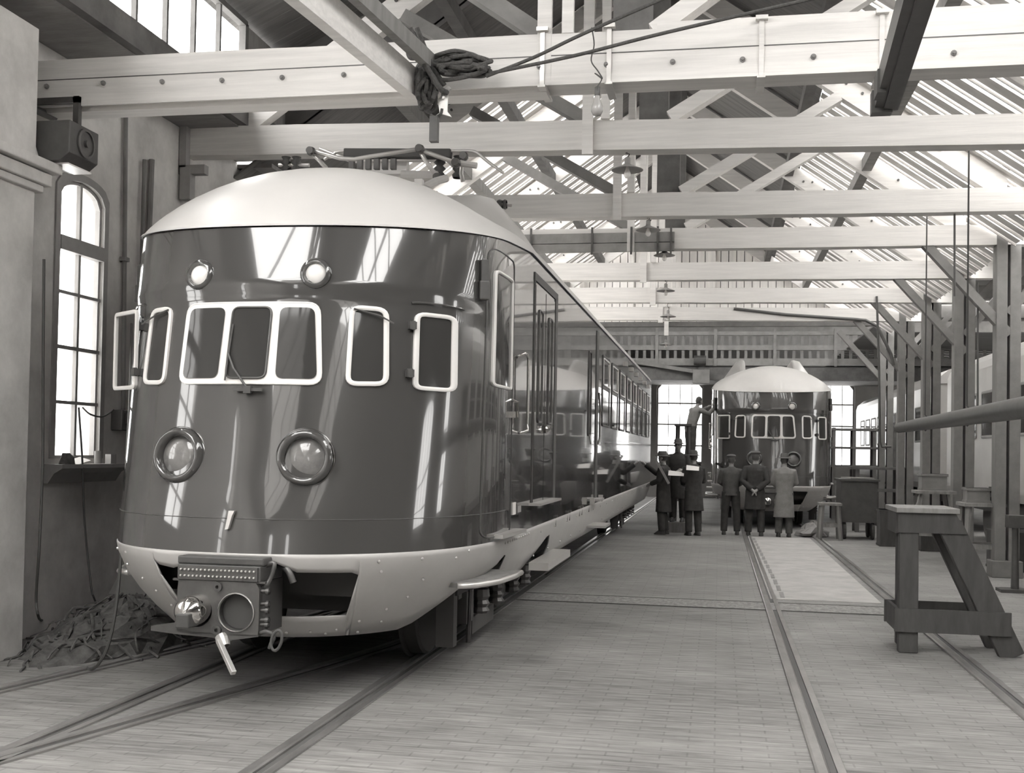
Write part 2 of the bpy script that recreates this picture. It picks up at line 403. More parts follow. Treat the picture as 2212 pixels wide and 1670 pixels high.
# glazed roof over the front of the hall (behind and over the camera): big panes in dark bars
bars = MB(); gl2 = MB(); clo = MB()
def pane_field(sgn, s0, s1, y0, y1, ny, ns):
    for i in range(ny+1):
        y = y0+(y1-y0)*i/ny; slope_box(bars, sgn, s0, s1, y-.03, y+.03, .07, 0)
    for i in range(ns+1):
        s = s0+(s1-s0)*i/ns; slope_box(bars, sgn, s-.03, s+.03, y0, y1, .06, 0)
    gl2.add([slope_pt(sgn, s0, y0, .05), slope_pt(sgn, s1, y0, .05), slope_pt(sgn, s1, y1, .05), slope_pt(sgn, s0, y1, .05)], [(0, 1, 2, 3)])
def closed(sgn, s0, s1, y0, y1): slope_box(clo, sgn, s0, s1, y0, y1, .05, 0)
closed(-1, 0, 1.2, -10.3, 4.5); closed(-1, 4.1, 5.2, -10.3, 4.5); closed(-1, 1.2, 4.1, -10.3, -8); closed(1, 0, 2.3, -10.3, 4.5); closed(1, 3.7, 5.2, -10.3, 7); closed(1, 2.3, 3.7, -10.3, -8)
pane_field(-1, 1.2, 4.1, -8, 4.5, 7, 1); pane_field(1, 2.3, 3.7, -8, 7, 15, 2)
struct(bars, 'ceiling', M['beamd'], 'glazing bars of the front rooflights'); struct(gl2, 'ceiling', M['clearglass'], 'rooflight glass'); struct(clo, 'ceiling', M['boardd'], 'closed roof boarding between the rooflights')
# strip between left wall and clerestory, right aisle roof, rear roof
ce = MB().box((-5.6, 1.2, 5.20), (.8, 23, .05)).box((-5.75, 29, 5.12), (.7, 32.6, .05))
struct(ce, 'ceiling', M['boardg'], 'grey boarded soffit along the left wall')
ai = MB()
y = -10.3
while y < 46:
    ai.add([(x, yy, z+k) for k in (0, .04) for x, yy, z in ((4.1, y, 5.25), (12.7, y, 4.0+1.2), (12.7, y+.4, 5.2), (4.1, y+.4, 5.25))], [(0, 1, 2, 3), (4, 7, 6, 5), (0, 4, 5, 1), (1, 5, 6, 2), (2, 6, 7, 3), (3, 7, 4, 0)])
    y += .40 if (int(y/4.2) % 3 or y < 11) else .62
struct(ai, 'ceiling', M['boardd'], 'dark low roof over the right aisle')
# clerestory glazing left
CX = -5.2
cl = MB(); ys = [4.6+.56*i for i in range(12)]
for y in ys: cl.box((CX, y, 5.88), (.05, .035, .92))
cl.box((CX, 11.38, 5.88), (.08, .08, .92)).box((CX, 7.9, 6.34), (.08, 7.0, .06))
o = struct(cl, 'window_%d' % nw, M['beamd'], 'clerestory window band high above the left wall')
MB().add([(CX-.02, 4.5, 5.43), (CX-.02, 11.38, 5.43), (CX-.02, 11.38, 6.36), (CX-.02, 4.5, 6.36)], [(0, 1, 2, 3)]).build('window_pane', M['leaf'], o)
cw = MB().box((CX-.03, 12.05, 5.80), (.06, 1.26, 1.1)); struct(cw, 'wall_clerestory', M['boardg'], 'boarded panel beyond the clerestory window')
tag(MB().box((CX+.02, 8.6, 5.31), (.16, 8.0, .24)).build('longitudinal_girder', M['beamd']), 'long dark girder running under the clerestory window high on the left', 'beam')

# gable screen at the last truss
gs = MB(); x = -5.2
while x < 3.35:
    x1 = x+.19; zt = min(roofz(x), roofz(x1))-.05
    if zt > 5.2: gs.box(((x+x1)/2, 29.15, (5.1+zt)/2), (.18, .03, zt-5.1))
    x += .2
for xx in (-3.6, -2.3, -.2, .9): gs.box((xx, 29.1, 6.2), (.12, .08, 2.2 if abs(xx+.95) < 2 else 1.6))
struct(gs, 'wall_gable', M['gable'], 'pale boarded gable screen above the last tie beam')
rr = MB().box((0, 37.5, 8.9), (14, 17, .1)); rr.box((-5.95, 37.3, 7.1), (.1, 16.6, 3.9)).box((9, 37.3, 7.1), (.1, 16.6, 3.9)).box((10.5, 29.2, 7.1), (3.0, .1, 3.9)).box((6.2, 29.25, 6.9), (5.6, .1, 3.5)); struct(rr, 'ceiling', M['boardd'], 'dark roof over the far gallery, with panels added against sky light')  # side and end panels added to keep sky light off the gallery

# purlins
def purlin(s, sgn, lab, y0=-10, y1=29, m_='beamg'):
    x = XR+sgn*s; z = roofz(x)-.20-(.1 if s == 0 else 0)
    tag(MB().box((x, (y0+y1)/2, z), (.14, y1-y0, .17)).build('purlin', M[m_]), lab, 'beam', 'purlins under the roof slopes')
purlin(3.05, 1, 'lower purlin running under the right roof slope', 6)
purlin(2.1, 1, 'upper purlin running under the right roof slope', 6, m_='beamd')
purlin(3.0, -1, 'lower purlin running under the left roof slope', 12.4)
purlin(2.1, -1, 'upper purlin running under the left roof slope', 4.6, m_='beamd')
purlin(0, 1, 'ridge beam at the top of the roof', m_='beamd')

# ------------------------------------------------------------------ trusses
bk = [None,
      ((300, 343), (2130, 318), (300, 281), (2130, 253)),
      ((1100, 475), (2130, 461), (1080, 425), (2130, 410)),
      ((1170, 544), (2130, 532), (1155, 499), (2130, 489)),
      ((1200, 608), (1960, 604), (1180, 571), (1960, 566)),
      ((1250, 655), (1960, 655), (1240, 623), (1960, 624)),
      ((1290, 692), (1900, 695), (1270, 664), (1900, 667)),
      None]
ordn = ['first', 'second', 'third', 'fourth', 'fifth', 'sixth', 'seventh', 'eighth']
BZ = []
for k, yb in enumerate(BY):
    q = bk[k]
    if q:
        a, b, c_, d_ = (P(*q[i], Y=yb) for i in range(4))
        zl = lambda x, a=a, b=b: a.z+(b.z-a.z)*(x-a.x)/(b.x-a.x)
        zt = lambda x, a=c_, b=d_: a.z+(b.z-a.z)*(x-a.x)/(b.x-a.x)
    else:
        zb = 4.53 if k == 0 else 4.98
        zl = lambda x, zb=zb: zb; zt = lambda x, zb=zb, k=k: zb+(.37 if k == 0 else .12)
    x0 = WL+.02 if k else -5.84; x1 = 4.55
    e = empty('roof_truss', (XR, yb, 4.9), '%s roof truss from the camera%s' % (ordn[k], ', its heavy bolted tie beam spanning the whole hall' if k == 0 else ', its whitewashed tie beam spanning the hall'), 'roof truss', 'roof trusses spanning the hall')
    L = lambda x, y, z: (x-XR, y-yb, z-4.9)
    t = MB(); th = .22 if k else .34; nseg = 24
    rows = []
    for i in range(nseg+1):
        x = x0+(x1-x0)*i/nseg; j = random.uniform(-.004, .004)
        rows.append([L(x, yb-th/2, zl(x)+j), L(x, yb+th/2, zl(x)+j), L(x, yb+th/2, zt(x)+j), L(x, yb-th/2, zt(x)+j)])
    t.grid(rows, closed_u=True); t.f += [(0, 1, 2, 3), tuple(nseg*4+i for i in (3, 2, 1, 0))]
    BZ.append((zl(XR), zt(XR)))
    tb = t.build('tie_beam', M['beam' if k < 7 else 'beamd'], e)
    zT = zt(XR)
    # rafters
    for sgn in (-1, 1):
        if k == 0 and sgn < 0: smax = 3.6
        else: smax = 4.45 if sgn > 0 else 4.2
        r_ = MB(); dz0, dz1 = -.34, -.03
        for off in ((-.09, .09) if k in (0,) else (0,)):
            r_.add([L(XR+sgn*s, yb+off+y_, roofz(XR+s)+dz) for s, dz in ((.1, dz0), (smax, dz0), (smax, dz1), (.1, dz1)) for y_ in (-.07, .07)],
                   [(0, 2, 4, 6), (1, 7, 5, 3), (0, 1, 3, 2), (2, 3, 5, 4), (4, 5, 7, 6), (6, 7, 1, 0)])
        r_.build('rafter', M['beam'], e)
        bo = MB()
        for s in (2.35, 2.5, 2.7, 3.5, 3.65): bo.lathe([(.018, 0), (.018, .02), (0, .02)], L(XR+sgn*s, yb-.07, roofz(XR+s)-.12-.09*(int(s*20) % 2)), (0, -1, 0), 8)
        bo.build('bolt', M['dsteel'], e)
        if k >= 4: continue
        st = MB(); st.bar(L(XR+sgn*.42, yb, zT+.02), L(XR+sgn*2.42, yb, roofz(XR+2.42)-.33), .13, .17, up=(0, 1, 0)); st.build('strut', M['beam'] if sgn > 0 else M['beamg'], e)  # left struts greyer: their backlit shade is put into the timber colour
    if k < 4: kp = MB().box(L(-.70, yb+.1, (zT+7.9)/2), (.30, .16, 7.9-zT)); kp.build('king_post', M['beamd'], e)  # the king post's shadow is put into its dark timber colour
    hp = MB().box(L(-1.36, yb-.15, (zT+7.6)/2-.18), (.11, .05, 7.6-zT+.36)).box(L(-1.18, yb-.15, (zT+7.6)/2), (.09, .05, 7.6-zT)); hp.build('hanger_post', M['beam'], e)
    if k == 0:
        for u, v in ((102, 187), (224, 180), (351, 177), (480, 174), (610, 168), (743, 162), (1165, 145), (1310, 140), (1453, 134), (1604, 129), (1757, 123), (2060, 115)):
            p = P(u, v, Y=yb-.17); MB().lathe([(.021, 0), (.021, .012), (.012, .014), (.012, .03), (0, .03)], L(*p), (0, -1, 0), 10).build('bolt', M['beamg'], e)
        MB().box(L(-.65, yb-.17, 4.535), (10.4, .02, .07)).box(L(-3.6, yb, 4.50), (4.5, .20, .05)).build('bottom_rail', M['beam'], e)
        MB().box(L(-.65, yb-.1705, 4.73), (10.4, .004, .008)).build('seam', M['dsteel'], e)
        MB().box(L(2.0, yb, 4.93), (5.0, .3, .05)).build('packing_plank', M['beam'], e)
        for u in (1172, 1316, 1645, 1905):
            p = P(u, 100, Y=yb-.18); MB().box(L(p.x, yb-.18, 4.72), (.035, .02, .44)).box(L(p.x, yb-.02, 4.49), (.06, .38, .02)).box(L(p.x, yb-.19, 4.93), (.09, .05, .03)).build('iron_strap', M['alu'] if u < 1400 else M['beam'], e)
    if k == 3:
        MB().box(L(-2.35, yb-.14, zl(-2.3)+.17), (3.3, .06, .15)).box(L(-2.35, yb-.14, zl(-2.3)+.02), (3.3, .06, .13)).build('splice_plank', M['boardg'], e)
        for xx in (-2.9, -1.95, -1.35, -.95, -.75):
            MB().box(L(xx, yb-.19, zl(xx)+.12), (.03, .03, .42)).build('iron_strap', M['steel'], e)
    if k in (4, 5, 6):   # brace down to post
        pass

# lattice of wall bracket at second truss left end
br = MB().box((WL+.05, 11.25, 4.95), (.08, .10, .60)).box((WL+.09, 11.25, 4.55), (.12, .12, .35)).box((WL+.16, 11.25, 4.7), (.30, .10, .10))
tag(br.build('wall_bracket', M['frame']), 'bolted bracket carrying the tie beam end on the left wall', 'bracket')

# posts on the right
for k in range(3, 8):
    yb = BY[k]; e = empty('roof_post', (4.08, yb, 0), '%s timber post of the right hand row, counted from the camera' % ['first', 'second', 'third', 'fourth', 'fifth'][k-3], 'post', 'timber posts along the right aisle')
    MB().box((-.09, 0, 2.62), (.15, .24, 5.2)).box((.10, .0, 2.62), (.15, .2, 5.2)).box((0, 0, .12), (.42, .34, .24)).build('shaft', M['beamg'], e, bevel=.01)
    MB().bar((-1.15, -.02, 4.85), (.03, -.02, 3.50), .12, .15, up=(0, 1, 0)).build('brace', M['beamg'], e)
    MB().bar((1.15, -.02, 5.15), (.0, -.02, 3.80), .12, .15, up=(0, 1, 0)).build('brace', M['beamg'], e)
for k in range(3, 8):
    yb = BY[k]
    tag(MB().box((8.5, yb, 4.95), (7.9, .16, .26)).build('aisle_beam', M['beamg']), '%s beam crossing the right aisle roof, counted from the camera' % ordn[k-3], 'beam', 'beams over the right aisle')
# ------------------------------------------------------------------ pendant lamps
def lamp(x, y, z, ztop, label, bulb=True):
    e = empty('pendant_lamp', (x, y, z), label, 'lamp', 'pendant lamps hanging under the tie beams')
    MB().tube([(0, 0, .16), (.02, 0, .2), (-.02, 0, (ztop-z)*.6+.08), (0, 0, ztop-z)], .006, 6).build('cord', M['cable'], e)
    MB().lathe([(.02, .17), (.03, .16), (.03, .10), (.05, .085), (.16, .04), (.165, .035), (.16, .032), (.045, .07), (0, .08)], n=20).build('lamp_shade', M['frame'], e, smooth=True, angle=40)
    MB().lathe([(.0, -.05), (.02, -.045), (.036, -.02), (.036, .0), (.02, .04), (.015, .07)], n=14).build('bulb', M['lens'], e, smooth=True)
    return e
lamp_px = [((1355, 375), BY[1]), ((1400, 503), BY[2]), ((1435, 557), BY[3]), ((1438, 633), BY[4]), ((1443, 688), BY[5]), ((1438, 748), BY[7])]
for i, ((u, v), y) in enumerate(lamp_px):
    p = P(u, v, Y=y)
    lamp(p.x, p.y, p.z, BZ[i+1 if i < 5 else 7][0], 'shaded pendant lamp under the %s tie beam' % ordn[i+1 if i < 5 else 7])
# big clear bulb on a wire
p = P(1290, 215, Y=8.3); e = empty('bare_bulb', p, 'large pear shaped bulb hanging on a tangled wire from the first tie beam', 'lamp')
MB().lathe([(.012, .10), (.022, .09), (.022, .03), (.018, .02)], n=14).build('bulb_holder', M['dsteel'], e, smooth=True)
MB().lathe([(0, -.13), (.03, -.12), (.045, -.09), (.042, -.05), (.024, 0), (.02, .03)], n=16).build('bulb', mat('milky_bulb_glass', .35, .12), e, smooth=True)
MB().tube([(0, 0, .1), (.03, .01, .16), (-.02, 0, .2), (.04, -.02, .15), (0, 0, .22), (-.05, 0, .3), (-.03, .0, .42), (-.05, .0, .55)], .005, 6, smooth=5).build('wire', M['cable'], e)

# ------------------------------------------------------------------ the railcar
HW, NN, YE, LEN = 1.43, 2.3, 1.84, 20.7
TZ = [(.30, .02), (.4, -.02), (.7, -.10), (1.0, -.13), (1.25, -.09), (1.6, 0), (2.1, .09), (2.7, .19), (3.35, .34)]
def lerp(t, x):
    if x <= t[0][0]: return t[0][1]
    for (a, b), (c, d) in zip(t, t[1:]):
        if x <= c:
            s = (x-a)/(c-a); return b+(d-b)*s
    return t[-1][1]
def tip(z):
    base = lerp(TZ, z)
    base = (lerp(TZ, z-.08)+base*2+lerp(TZ, z+.08))/4
    k = min(max((z-2.70)/.05, 0), 1); k = k*k*(3-2*k)
    return base - .035*k
def surf(x, z, inset=0):
    q = min(abs(x)/HW, 1); t = tip(z); y = t + (YE-t)*(1-(1-q**NN)**(1/NN))
    return Vector((x, y, z))
def plan(a, z, hw=HW):           # a: -1..1 around the nose, beyond = along the side (1 unit = 1 m)
    s = max(-1, min(1, a)); t = tip(z)
    ph = s*PI/2; sx = math.copysign(abs(math.sin(ph))**(2/NN), s); cy = 1-abs(math.cos(ph))**(2/NN)
    y = t+(YE-t)*cy
    if abs(a) > 1: y = YE+(abs(a)-1)
    return Vector((hw*sx, y, z))
def nrm(fn, u, v, e=1e-3):
    a = fn(u+e, v)-fn(u-e, v); b = fn(u, v+e)-fn(u, v-e); n = a.cross(b)
    if n.length == 0: return Vector((0, -1, 0))
    n.normalize(); return n if n.y < 0 or (abs(n.y) < .3 and n.x*u > 0) else -n
def side(sgn): return lambda y, z: Vector((sgn*HW, y, z))
def nside(sgn): return lambda y, z: Vector((sgn, 0, 0))
def zg(y): return 3.17+.1*min(max(y, 0), 2.8)
def rrect(pts, r, n=5):
    """rounded polygon from corner list"""
    out = []; N = len(pts)
    for i in range(N):
        p0, p, p1 = (Vector(pts[(i+k) % N]) for k in (-1, 0, 1)); d0 = (p0-p).normalized(); d1 = (p1-p).normalized()
        a, b = p+d0*r, p+d1*r
        for k in range(n+1):
            t = k/n; out.append((a*(1-t)+p*t)*(1-t)+(p*(1-t)+b*t)*t)
    dense = []
    for i in range(len(out)):
        a, b = out[i], out[(i+1) % len(out)]; k = max(1, int((b-a).length/.06))
        for j in range(k): dense.append(a+(b-a)*j/k)
    return dense
def inset(poly, d):
    N = len(poly); area = sum(poly[i].x*poly[(i+1) % N].y-poly[(i+1) % N].x*poly[i].y for i in range(N)); s = 1 if area > 0 else -1; out = []
    for i in range(N):
        t = (poly[(i+1) % N]-poly[(i-1) % N]).normalized(); out.append(poly[i]+Vector((-t.y, t.x))*s*d)
    return out
def on(fn, nf, q, off):
    return fn(q.x, q.y)+nf(q.x, q.y)*off
def ring(mb, fn, nf, outer, inner, h, base=-.004):
    rows = [[on(fn, nf, q, base) for q in outer], [on(fn, nf, q, h*.8) for q in outer], [on(fn, nf, a*.7+b*.3, h) for a, b in zip(outer, inner)], [on(fn, nf, a*.3+b*.7, h) for a, b in zip(outer, inner)], [on(fn, nf, q, h*.7) for q in inner], [on(fn, nf, q, base) for q in inner]]
    mb.grid(rows, closed_u=True); return mb
def fill(mb, fn, nf, poly, off):
    c = sum(poly, Vector((0, 0)))/len(poly)
    rows = [[on(fn, nf, c+(q-c)*k, off) for q in poly] for k in (1, .75, .5, .25, .0005)]
    mb.grid(rows, closed_u=True); return mb
def win(parent, fn, nf, corners, r, fw=.035, h=.018, name='window', fm='white', pm='glassd', po=.004):
    o = rrect(corners, r); i = inset(o, fw)
    f = ring(MB(), fn, nf, o, i, h).build(name, M[fm], parent, smooth=True, angle=50)
    fill(MB(), fn, nf, i, po).build('window_glass', M[pm], f, smooth=True)
    return f
nf_nose = lambda x, z: nrm(surf, x, z)

def railcar(x0, y0, label):
    root = empty('railcar', (x0, y0, 0), label, 'train', 'streamlined railcars in the workshop')
    # body
    A = [-1-(LEN-YE)] + [-1-10, -1-5, -1-2, -1-1, -1-.5, -1-.2] + [-1+i/36 for i in range(73)] + [1.2, 1.5, 2, 3, 6, 11, 1+LEN-YE]
    rows = []
    zs = [0, .06, .12, .2, .28, .36, .44, .52, .6, .66, .70, .725, .745, .765, .79, .84, .9, .96, 1]
    for t in zs:
        row = []
        for a in A:
            p = plan(a, 2); zt = zg(p.y)
            z = 1.0+t*2.3
            if z > 2.9: z = 2.9+(z-2.9)/.4*(zt-2.9)
            row.append(plan(a, z))
        rows.append(row)
    MB().grid(rows).build('body', M['dark'], root, smooth=True)
    # flat end
    MB().box((0, LEN+.02, 2.2), (2*HW, .04, 2.5)).build('end_wall', M['dark'], root)
    # roof: rings from the gutter to the spine
    rows = []
    R_ = [1.012, 1.008, 1.0, .997, .99, .97, .94, .9, .84, .77, .68, .58, .46, .34, .2, .08, 0]
    for r in R_:
        row = []
        for a in A:
            p = plan(a, 3.2); p.z = zg(p.y)
            c = Vector((0, max(p.y, YE) if p.y > YE else YE, 0))
            q = c+(Vector((p.x, p.y, 0))-c)*r
            zz = p.z-.012 if r > 1.009 else p.z+(3.92-p.z)*((1-min(r, 1)**2)**(.84-.30*min(max((p.y-YE-.1)/1.6, 0), 1)))
            row.append(Vector((q.x, q.y, zz)))
        rows.append(row)
    MB().grid(rows).build('roof', M['roofp'], root, smooth=True)
    MB().prism([(-HW, LEN, 3.44), (HW, LEN, 3.44), (1.1, LEN, 3.68), (.5, LEN, 3.87), (0, LEN, 3.92), (-.5, LEN, 3.87), (-1.1, LEN, 3.68)], (0, .04, 0)).build('roof_end', M['roofp'], root)
    for u_, v_, ru, rv_ in ((.92, 2.35, .10, .09), (.80, 1.62, .035, .06)):
        def rf(x, y):
            if y > YE: r = abs(x)/HW; e_ = .84-.30*min(max((y-YE-.1)/1.6, 0), 1)
            else: t = .32; r = ((abs(x)/HW)**NN+((YE-y)/(YE-t))**NN)**(1/NN); e_ = .84
            g0 = zg(y)
            return Vector((x, y, g0+(3.92-g0)*((1-min(r, 1)**2)**e_)+.006))
        rows_ = [[rf(u_+ru*k*math.cos(t), v_+rv_*k*math.sin(t)) for t in (2*PI*i/24 for i in range(24))] for k in (1, .66, .33, .001)]
        MB().grid(rows_, closed_u=True).build('roof_patch', M['skirt'], root, smooth=True)
    # gutter bead
    g_ = [plan(a, 3.2)*1 for a in A]
    pts = [Vector((p.x*1.004, p.y, zg(p.y)-.006)) for p in g_]
    MB().tube(pts[1:-1], .007, 6).build('gutter', M['dsteel'], root, smooth=True)
    # roof fairings beside the pantograph well
    for s in (-1, 1):
        fr = MB(); rows = []
        for i in range(13):
            t = i/12; y = 2.8+t*3.8
            hgt = .40*min(1, (t*3.2)**.7)*(1 if t < .75 else 1-((t-.75)/.25)**2*.9)
            rz = lambda x: 3.45+.47*((1-min(abs(x)/HW, 1)**2)**.56)
            wdt = .60*min(1, .35+t*2.4)
            xo = .62+wdt
            zt_ = rz(.68)+hgt
            rows.append([Vector((s*xo, y, rz(xo)-.03)), Vector((s*(xo-.06), y, rz(xo-.05)+.10*hgt)), Vector((s*(.62+wdt*.62), y, rz(.62+wdt*.6)+hgt*.5)), Vector((s*(.66+wdt*.28), y, zt_-.05*hgt-.02)), Vector((s*.68, y, zt_)), Vector((s*.62, y, zt_-.01)), Vector((s*.60, y, zt_-.05)), Vector((s*.60, y, rz(.6)-.03))])
        fr.grid(rows); fr.f += [tuple(range(8)), tuple(12*8+i for i in range(7, -1, -1))]
        fr.build('roof_fairing', M['roofp'], root, smooth=True, angle=60)
    # skirt with front opening and step cut-outs
    def ins(z, a):
        d = max(0, (1.0-z)/.6); sh = .26 if abs(a) <= 1 else .26-.10*min(abs(a)-1, 1)
        return 1-sh*d**1.6
    def sk(a, z):
        p = plan(a, z); k = ins(z, a)
        if abs(a) <= 1: return Vector((p.x*k, YE+(p.y-YE)*(1-(1-k)*.75)+0, z))
        return Vector((p.x*k, p.y, z))
    def lat(x): # a with that lateral
        return math.asin(min(1, abs(x)/HW)**(NN/2))*2/PI*(1 if x > 0 else -1)
    hb = [(-.58, .93, .925), (-.54, .90, .60), (-.42, .885, .575), (-.2, .95, .56), (.30, .95, .56), (.44, .885, .56), (.76, .88, .565), (.80, .862, .858)]
    ha = [(lat(x)*1.0, t, b) for x, t, b in hb]
    BT = [(0, .40), (.56, .41), (.62, .45), (.78, .68), (.86, .71), (.95, .76), (1.05, .82), (1.15, .852), (1.22, .84), (1.25, .72), (1.27, .60), (1.4, .58), (2.2, .58), (2.9, .74), (3.3, .84), (3.5, .85), (3.62, .75), (3.68, .58), (30, .58)]
    def bot(a): return lerp(BT, abs(a))
    sA = sorted(set([round(h[0], 4) for h in ha] + [round(-1+i/40, 4) for i in range(81)] + [b_[0] for b_ in BT[1:-1]]+[-b_[0] for b_ in BT[1:-1]]+[1.05+.05*i for i in range(60)]+[-1.05-.05*i for i in range(60)] + [6, 10, 15, 1+LEN-YE, -6, -8, -15, -1-(LEN-YE)]))
    wells = [(1.02, 1.34, .78, .12), (1.02, 1.34, .78, .12), (2.0, 2.75, .80, .2)]
    def iv(a):
        b = bot(a)
        if ha[0][0] < a < ha[-1][0]:
            for h0, h1 in zip(ha, ha[1:]):
                if h0[0] <= a <= h1[0]:
                    t = (a-h0[0])/(h1[0]-h0[0]); top = h0[1]+(h1[1]-h0[1])*t; bo = h0[2]+(h1[2]-h0[2])*t
                    return [(1.0, top), (bo, b)]
        m_ = .86 if a > 0 else .9275
        return [(1.0, m_), (m_, b)]
    mb = MB()
    for a, b in zip(sA, sA[1:]):
        Ia, Ib = iv(a+1e-4), iv(b-1e-4)
        for (a0, a1), (b0, b1) in zip(Ia, Ib):
            if abs(a0-a1) < .003 and abs(b0-b1) < .003: continue
            n = 4
            for k in range(n):
                za0, za1 = a0+(a1-a0)*k/n, a0+(a1-a0)*(k+1)/n; zb0, zb1 = b0+(b1-b0)*k/n, b0+(b1-b0)*(k+1)/n
                mb.add([sk(a, za0), sk(b, zb0), sk(b, zb1), sk(a, za1)], [(0, 1, 2, 3)])
    import bmesh
    so = mb.build('skirt', M['skirt'], root, smooth=True, angle=40, solid=.012)
    bm = bmesh.new(); bm.from_mesh(so.data); bmesh.ops.remove_doubles(bm, verts=bm.verts, dist=.0008); bmesh.ops.recalc_face_normals(bm, faces=bm.faces); bm.to_mesh(so.data); bm.free()
    # rivets
    rv = MB()
    for a, z in [(lat(x), z) for x, z in ((-1.1, .95), (-.95, .86), (-.9, .95), (-.8, .78), (-.72, .7), (-.66, .6), (-.55, .5), (0, .975), (.03, .975), (.9, .95), (.92, .88), (1.0, .5), (1.12, .95), (1.15, .8), (1.1, .68), (1.0, .6), (.85, .52), (.7, .46), (.5, .45), (.3, .44), (1.28, .93), (1.33, .97), (.1, .44), (.62, .43), (.86, .43), (-.3, .44))] + [(1+.1*i, .96) for i in range(12)] + [(1+.9*i, .7) for i in range(2, 18)] + [(1+.9*i, .93) for i in range(2, 20)]:
        p = sk(a, z); q = sk(a+.02, z); r_ = sk(a, z-.02); n = (q-p).cross(r_-p).normalized()
        if n.dot(Vector((p.x, p.y-YE-2, 0))) < 0: n = -n
        rv.lathe([(.011, 0), (.010, .008), (.005, .011), (0, .012)], p+n*.006, n, 8)
    rv.build('rivet', M['alu'], root)
    # dark inside: under-frame box so one cannot look through
    MB().box((0, 11.0, .82), (2.1, 19.0, .3)).box((0, .95, .83), (1.5, 1.2, .28)).box((0, 1.2, .70), (1.45, .9, .34)).build('underframe', M['black'], root)
    # windscreen: one white frame with three lights
    ws = rrect([(-.515, 2.095), (.505, 2.095), (.455, 2.655), (-.50, 2.655)], .085)
    fr = MB(); panes = []
    for q in ([(-.478, 2.135), (-.205, 2.135), (-.19, 2.615), (-.462, 2.615)], [(-.145, 2.135), (.135, 2.135), (.14, 2.615), (-.135, 2.615)], [(.2, 2.135), (.468, 2.135), (.42, 2.615), (.195, 2.615)]): panes.append(rrect(q, .05))
    wf_ = fill(MB(), surf, nf_nose, ws, .012); ring(wf_, surf, nf_nose, ws, inset(ws, .012), .014)
    F = wf_.build('windscreen', M['white'], root, smooth=True, angle=40)
    for q in panes:
        fill(MB(), surf, nf_nose, q, .0165).build('window_glass', M['glassd'], F, smooth=True)
    ring(MB(), surf, nf_nose, inset(panes[1], -.006), inset(panes[1], .008), .026).build('opening_sash', M['steel'], F)
    # wiper
    wp = MB(); pv = surf(.03, 2.06)+Vector((0, -.03, 0))
    wp.tube([pv, surf(-.08, 2.2)+Vector((0, -.045, 0)), surf(-.13, 2.3)+Vector((0, -.04, 0))], .008, 6); wp.tube([surf(-.14, 2.12)+Vector((0, -.032, 0)), surf(-.12, 2.5)+Vector((0, -.032, 0))], .006, 6)
    wp.box(pv, (.2, .02, .02)).box(pv, (.05, .04, .05)).build('wiper', M['dsteel'], root)
    # cab windows
    for s in (-1, 1):
        cs = [(s*.64, 2.095), (s*.89, 2.105), (s*.865, 2.64), (s*.635, 2.645)]
        win(root, surf, nf_nose, cs, .075, .03, .02, 'cab_window')
        v_ = MB(); v_.tube([surf(s*.67, 2.62)+Vector((0, -.03, 0)), surf(s*.83, 2.58)+Vector((0, -.035, 0)), surf(s*.88, 2.53)+Vector((s*.04, -.05, 0))], .006, 6); v_.build('wiper', M['steel'], root)
        cs = [(s*1.02, 2.09), (s*1.245, 2.09), (s*1.235, 2.635), (s*1.01, 2.63)]
        if s > 0: q = win(root, surf, nf_nose, cs, .06, .028, .02, 'cab_window')
        else:
            q = win(root, surf, nf_nose, cs, .06, .012, .01, 'cab_window', fm='dark')
            # the opened leaf, hinged on its front edge
            h0 = surf(-1.02, 2.1); dirv = Vector((-.80, .60, 0)).normalized()
            fn = lambda u, z, h0=h0, dirv=dirv: Vector((h0.x+.035, h0.y-.05, 0))+dirv*u+Vector((0, 0, z))
            nn = Vector((-dirv.y, dirv.x, 0)); nn = nn if nn.y < 0 else -nn
            lf = rrect([(.02, 2.08), (.40, 2.08), (.40, 2.65), (.02, 2.65)], .045)
            L_ = ring(MB(), fn, lambda u, z, nn=nn: nn, lf, inset(lf, .028), .012, -.012).build('opened_window', M['white'], root, smooth=True, angle=50)
            L_['label'] = 'window leaf swung open outward'
            fill(MB(), fn, lambda u, z, nn=nn: nn, inset(lf, .026), 0).build('window_glass', M['leaf'], L_)
        for z in (2.2, 2.53):
            hg = MB(); pp = surf(s*.995, z); n_ = nf_nose(s*.995, z); hg.box(pp+n_*.02, (.05, .05, .05), rz=s*.7); hg.lathe([(.02, -.03), (.02, .03)], pp+n_*.03, (0, 0, 1), 8); hg.build('hinge', M['dsteel'], root)
        # drip moulding over the window
        MB().tube([surf(s*x, 2.70-.05*max(0, abs(x-1.13)-.1)*5)+nf_nose(s*x, 2.7)*.008 for x in (.99, 1.0, 1.05, 1.12, 1.2, 1.25, 1.265)], .008, 6, smooth=3).build('drip_rail', M['dark'], root)
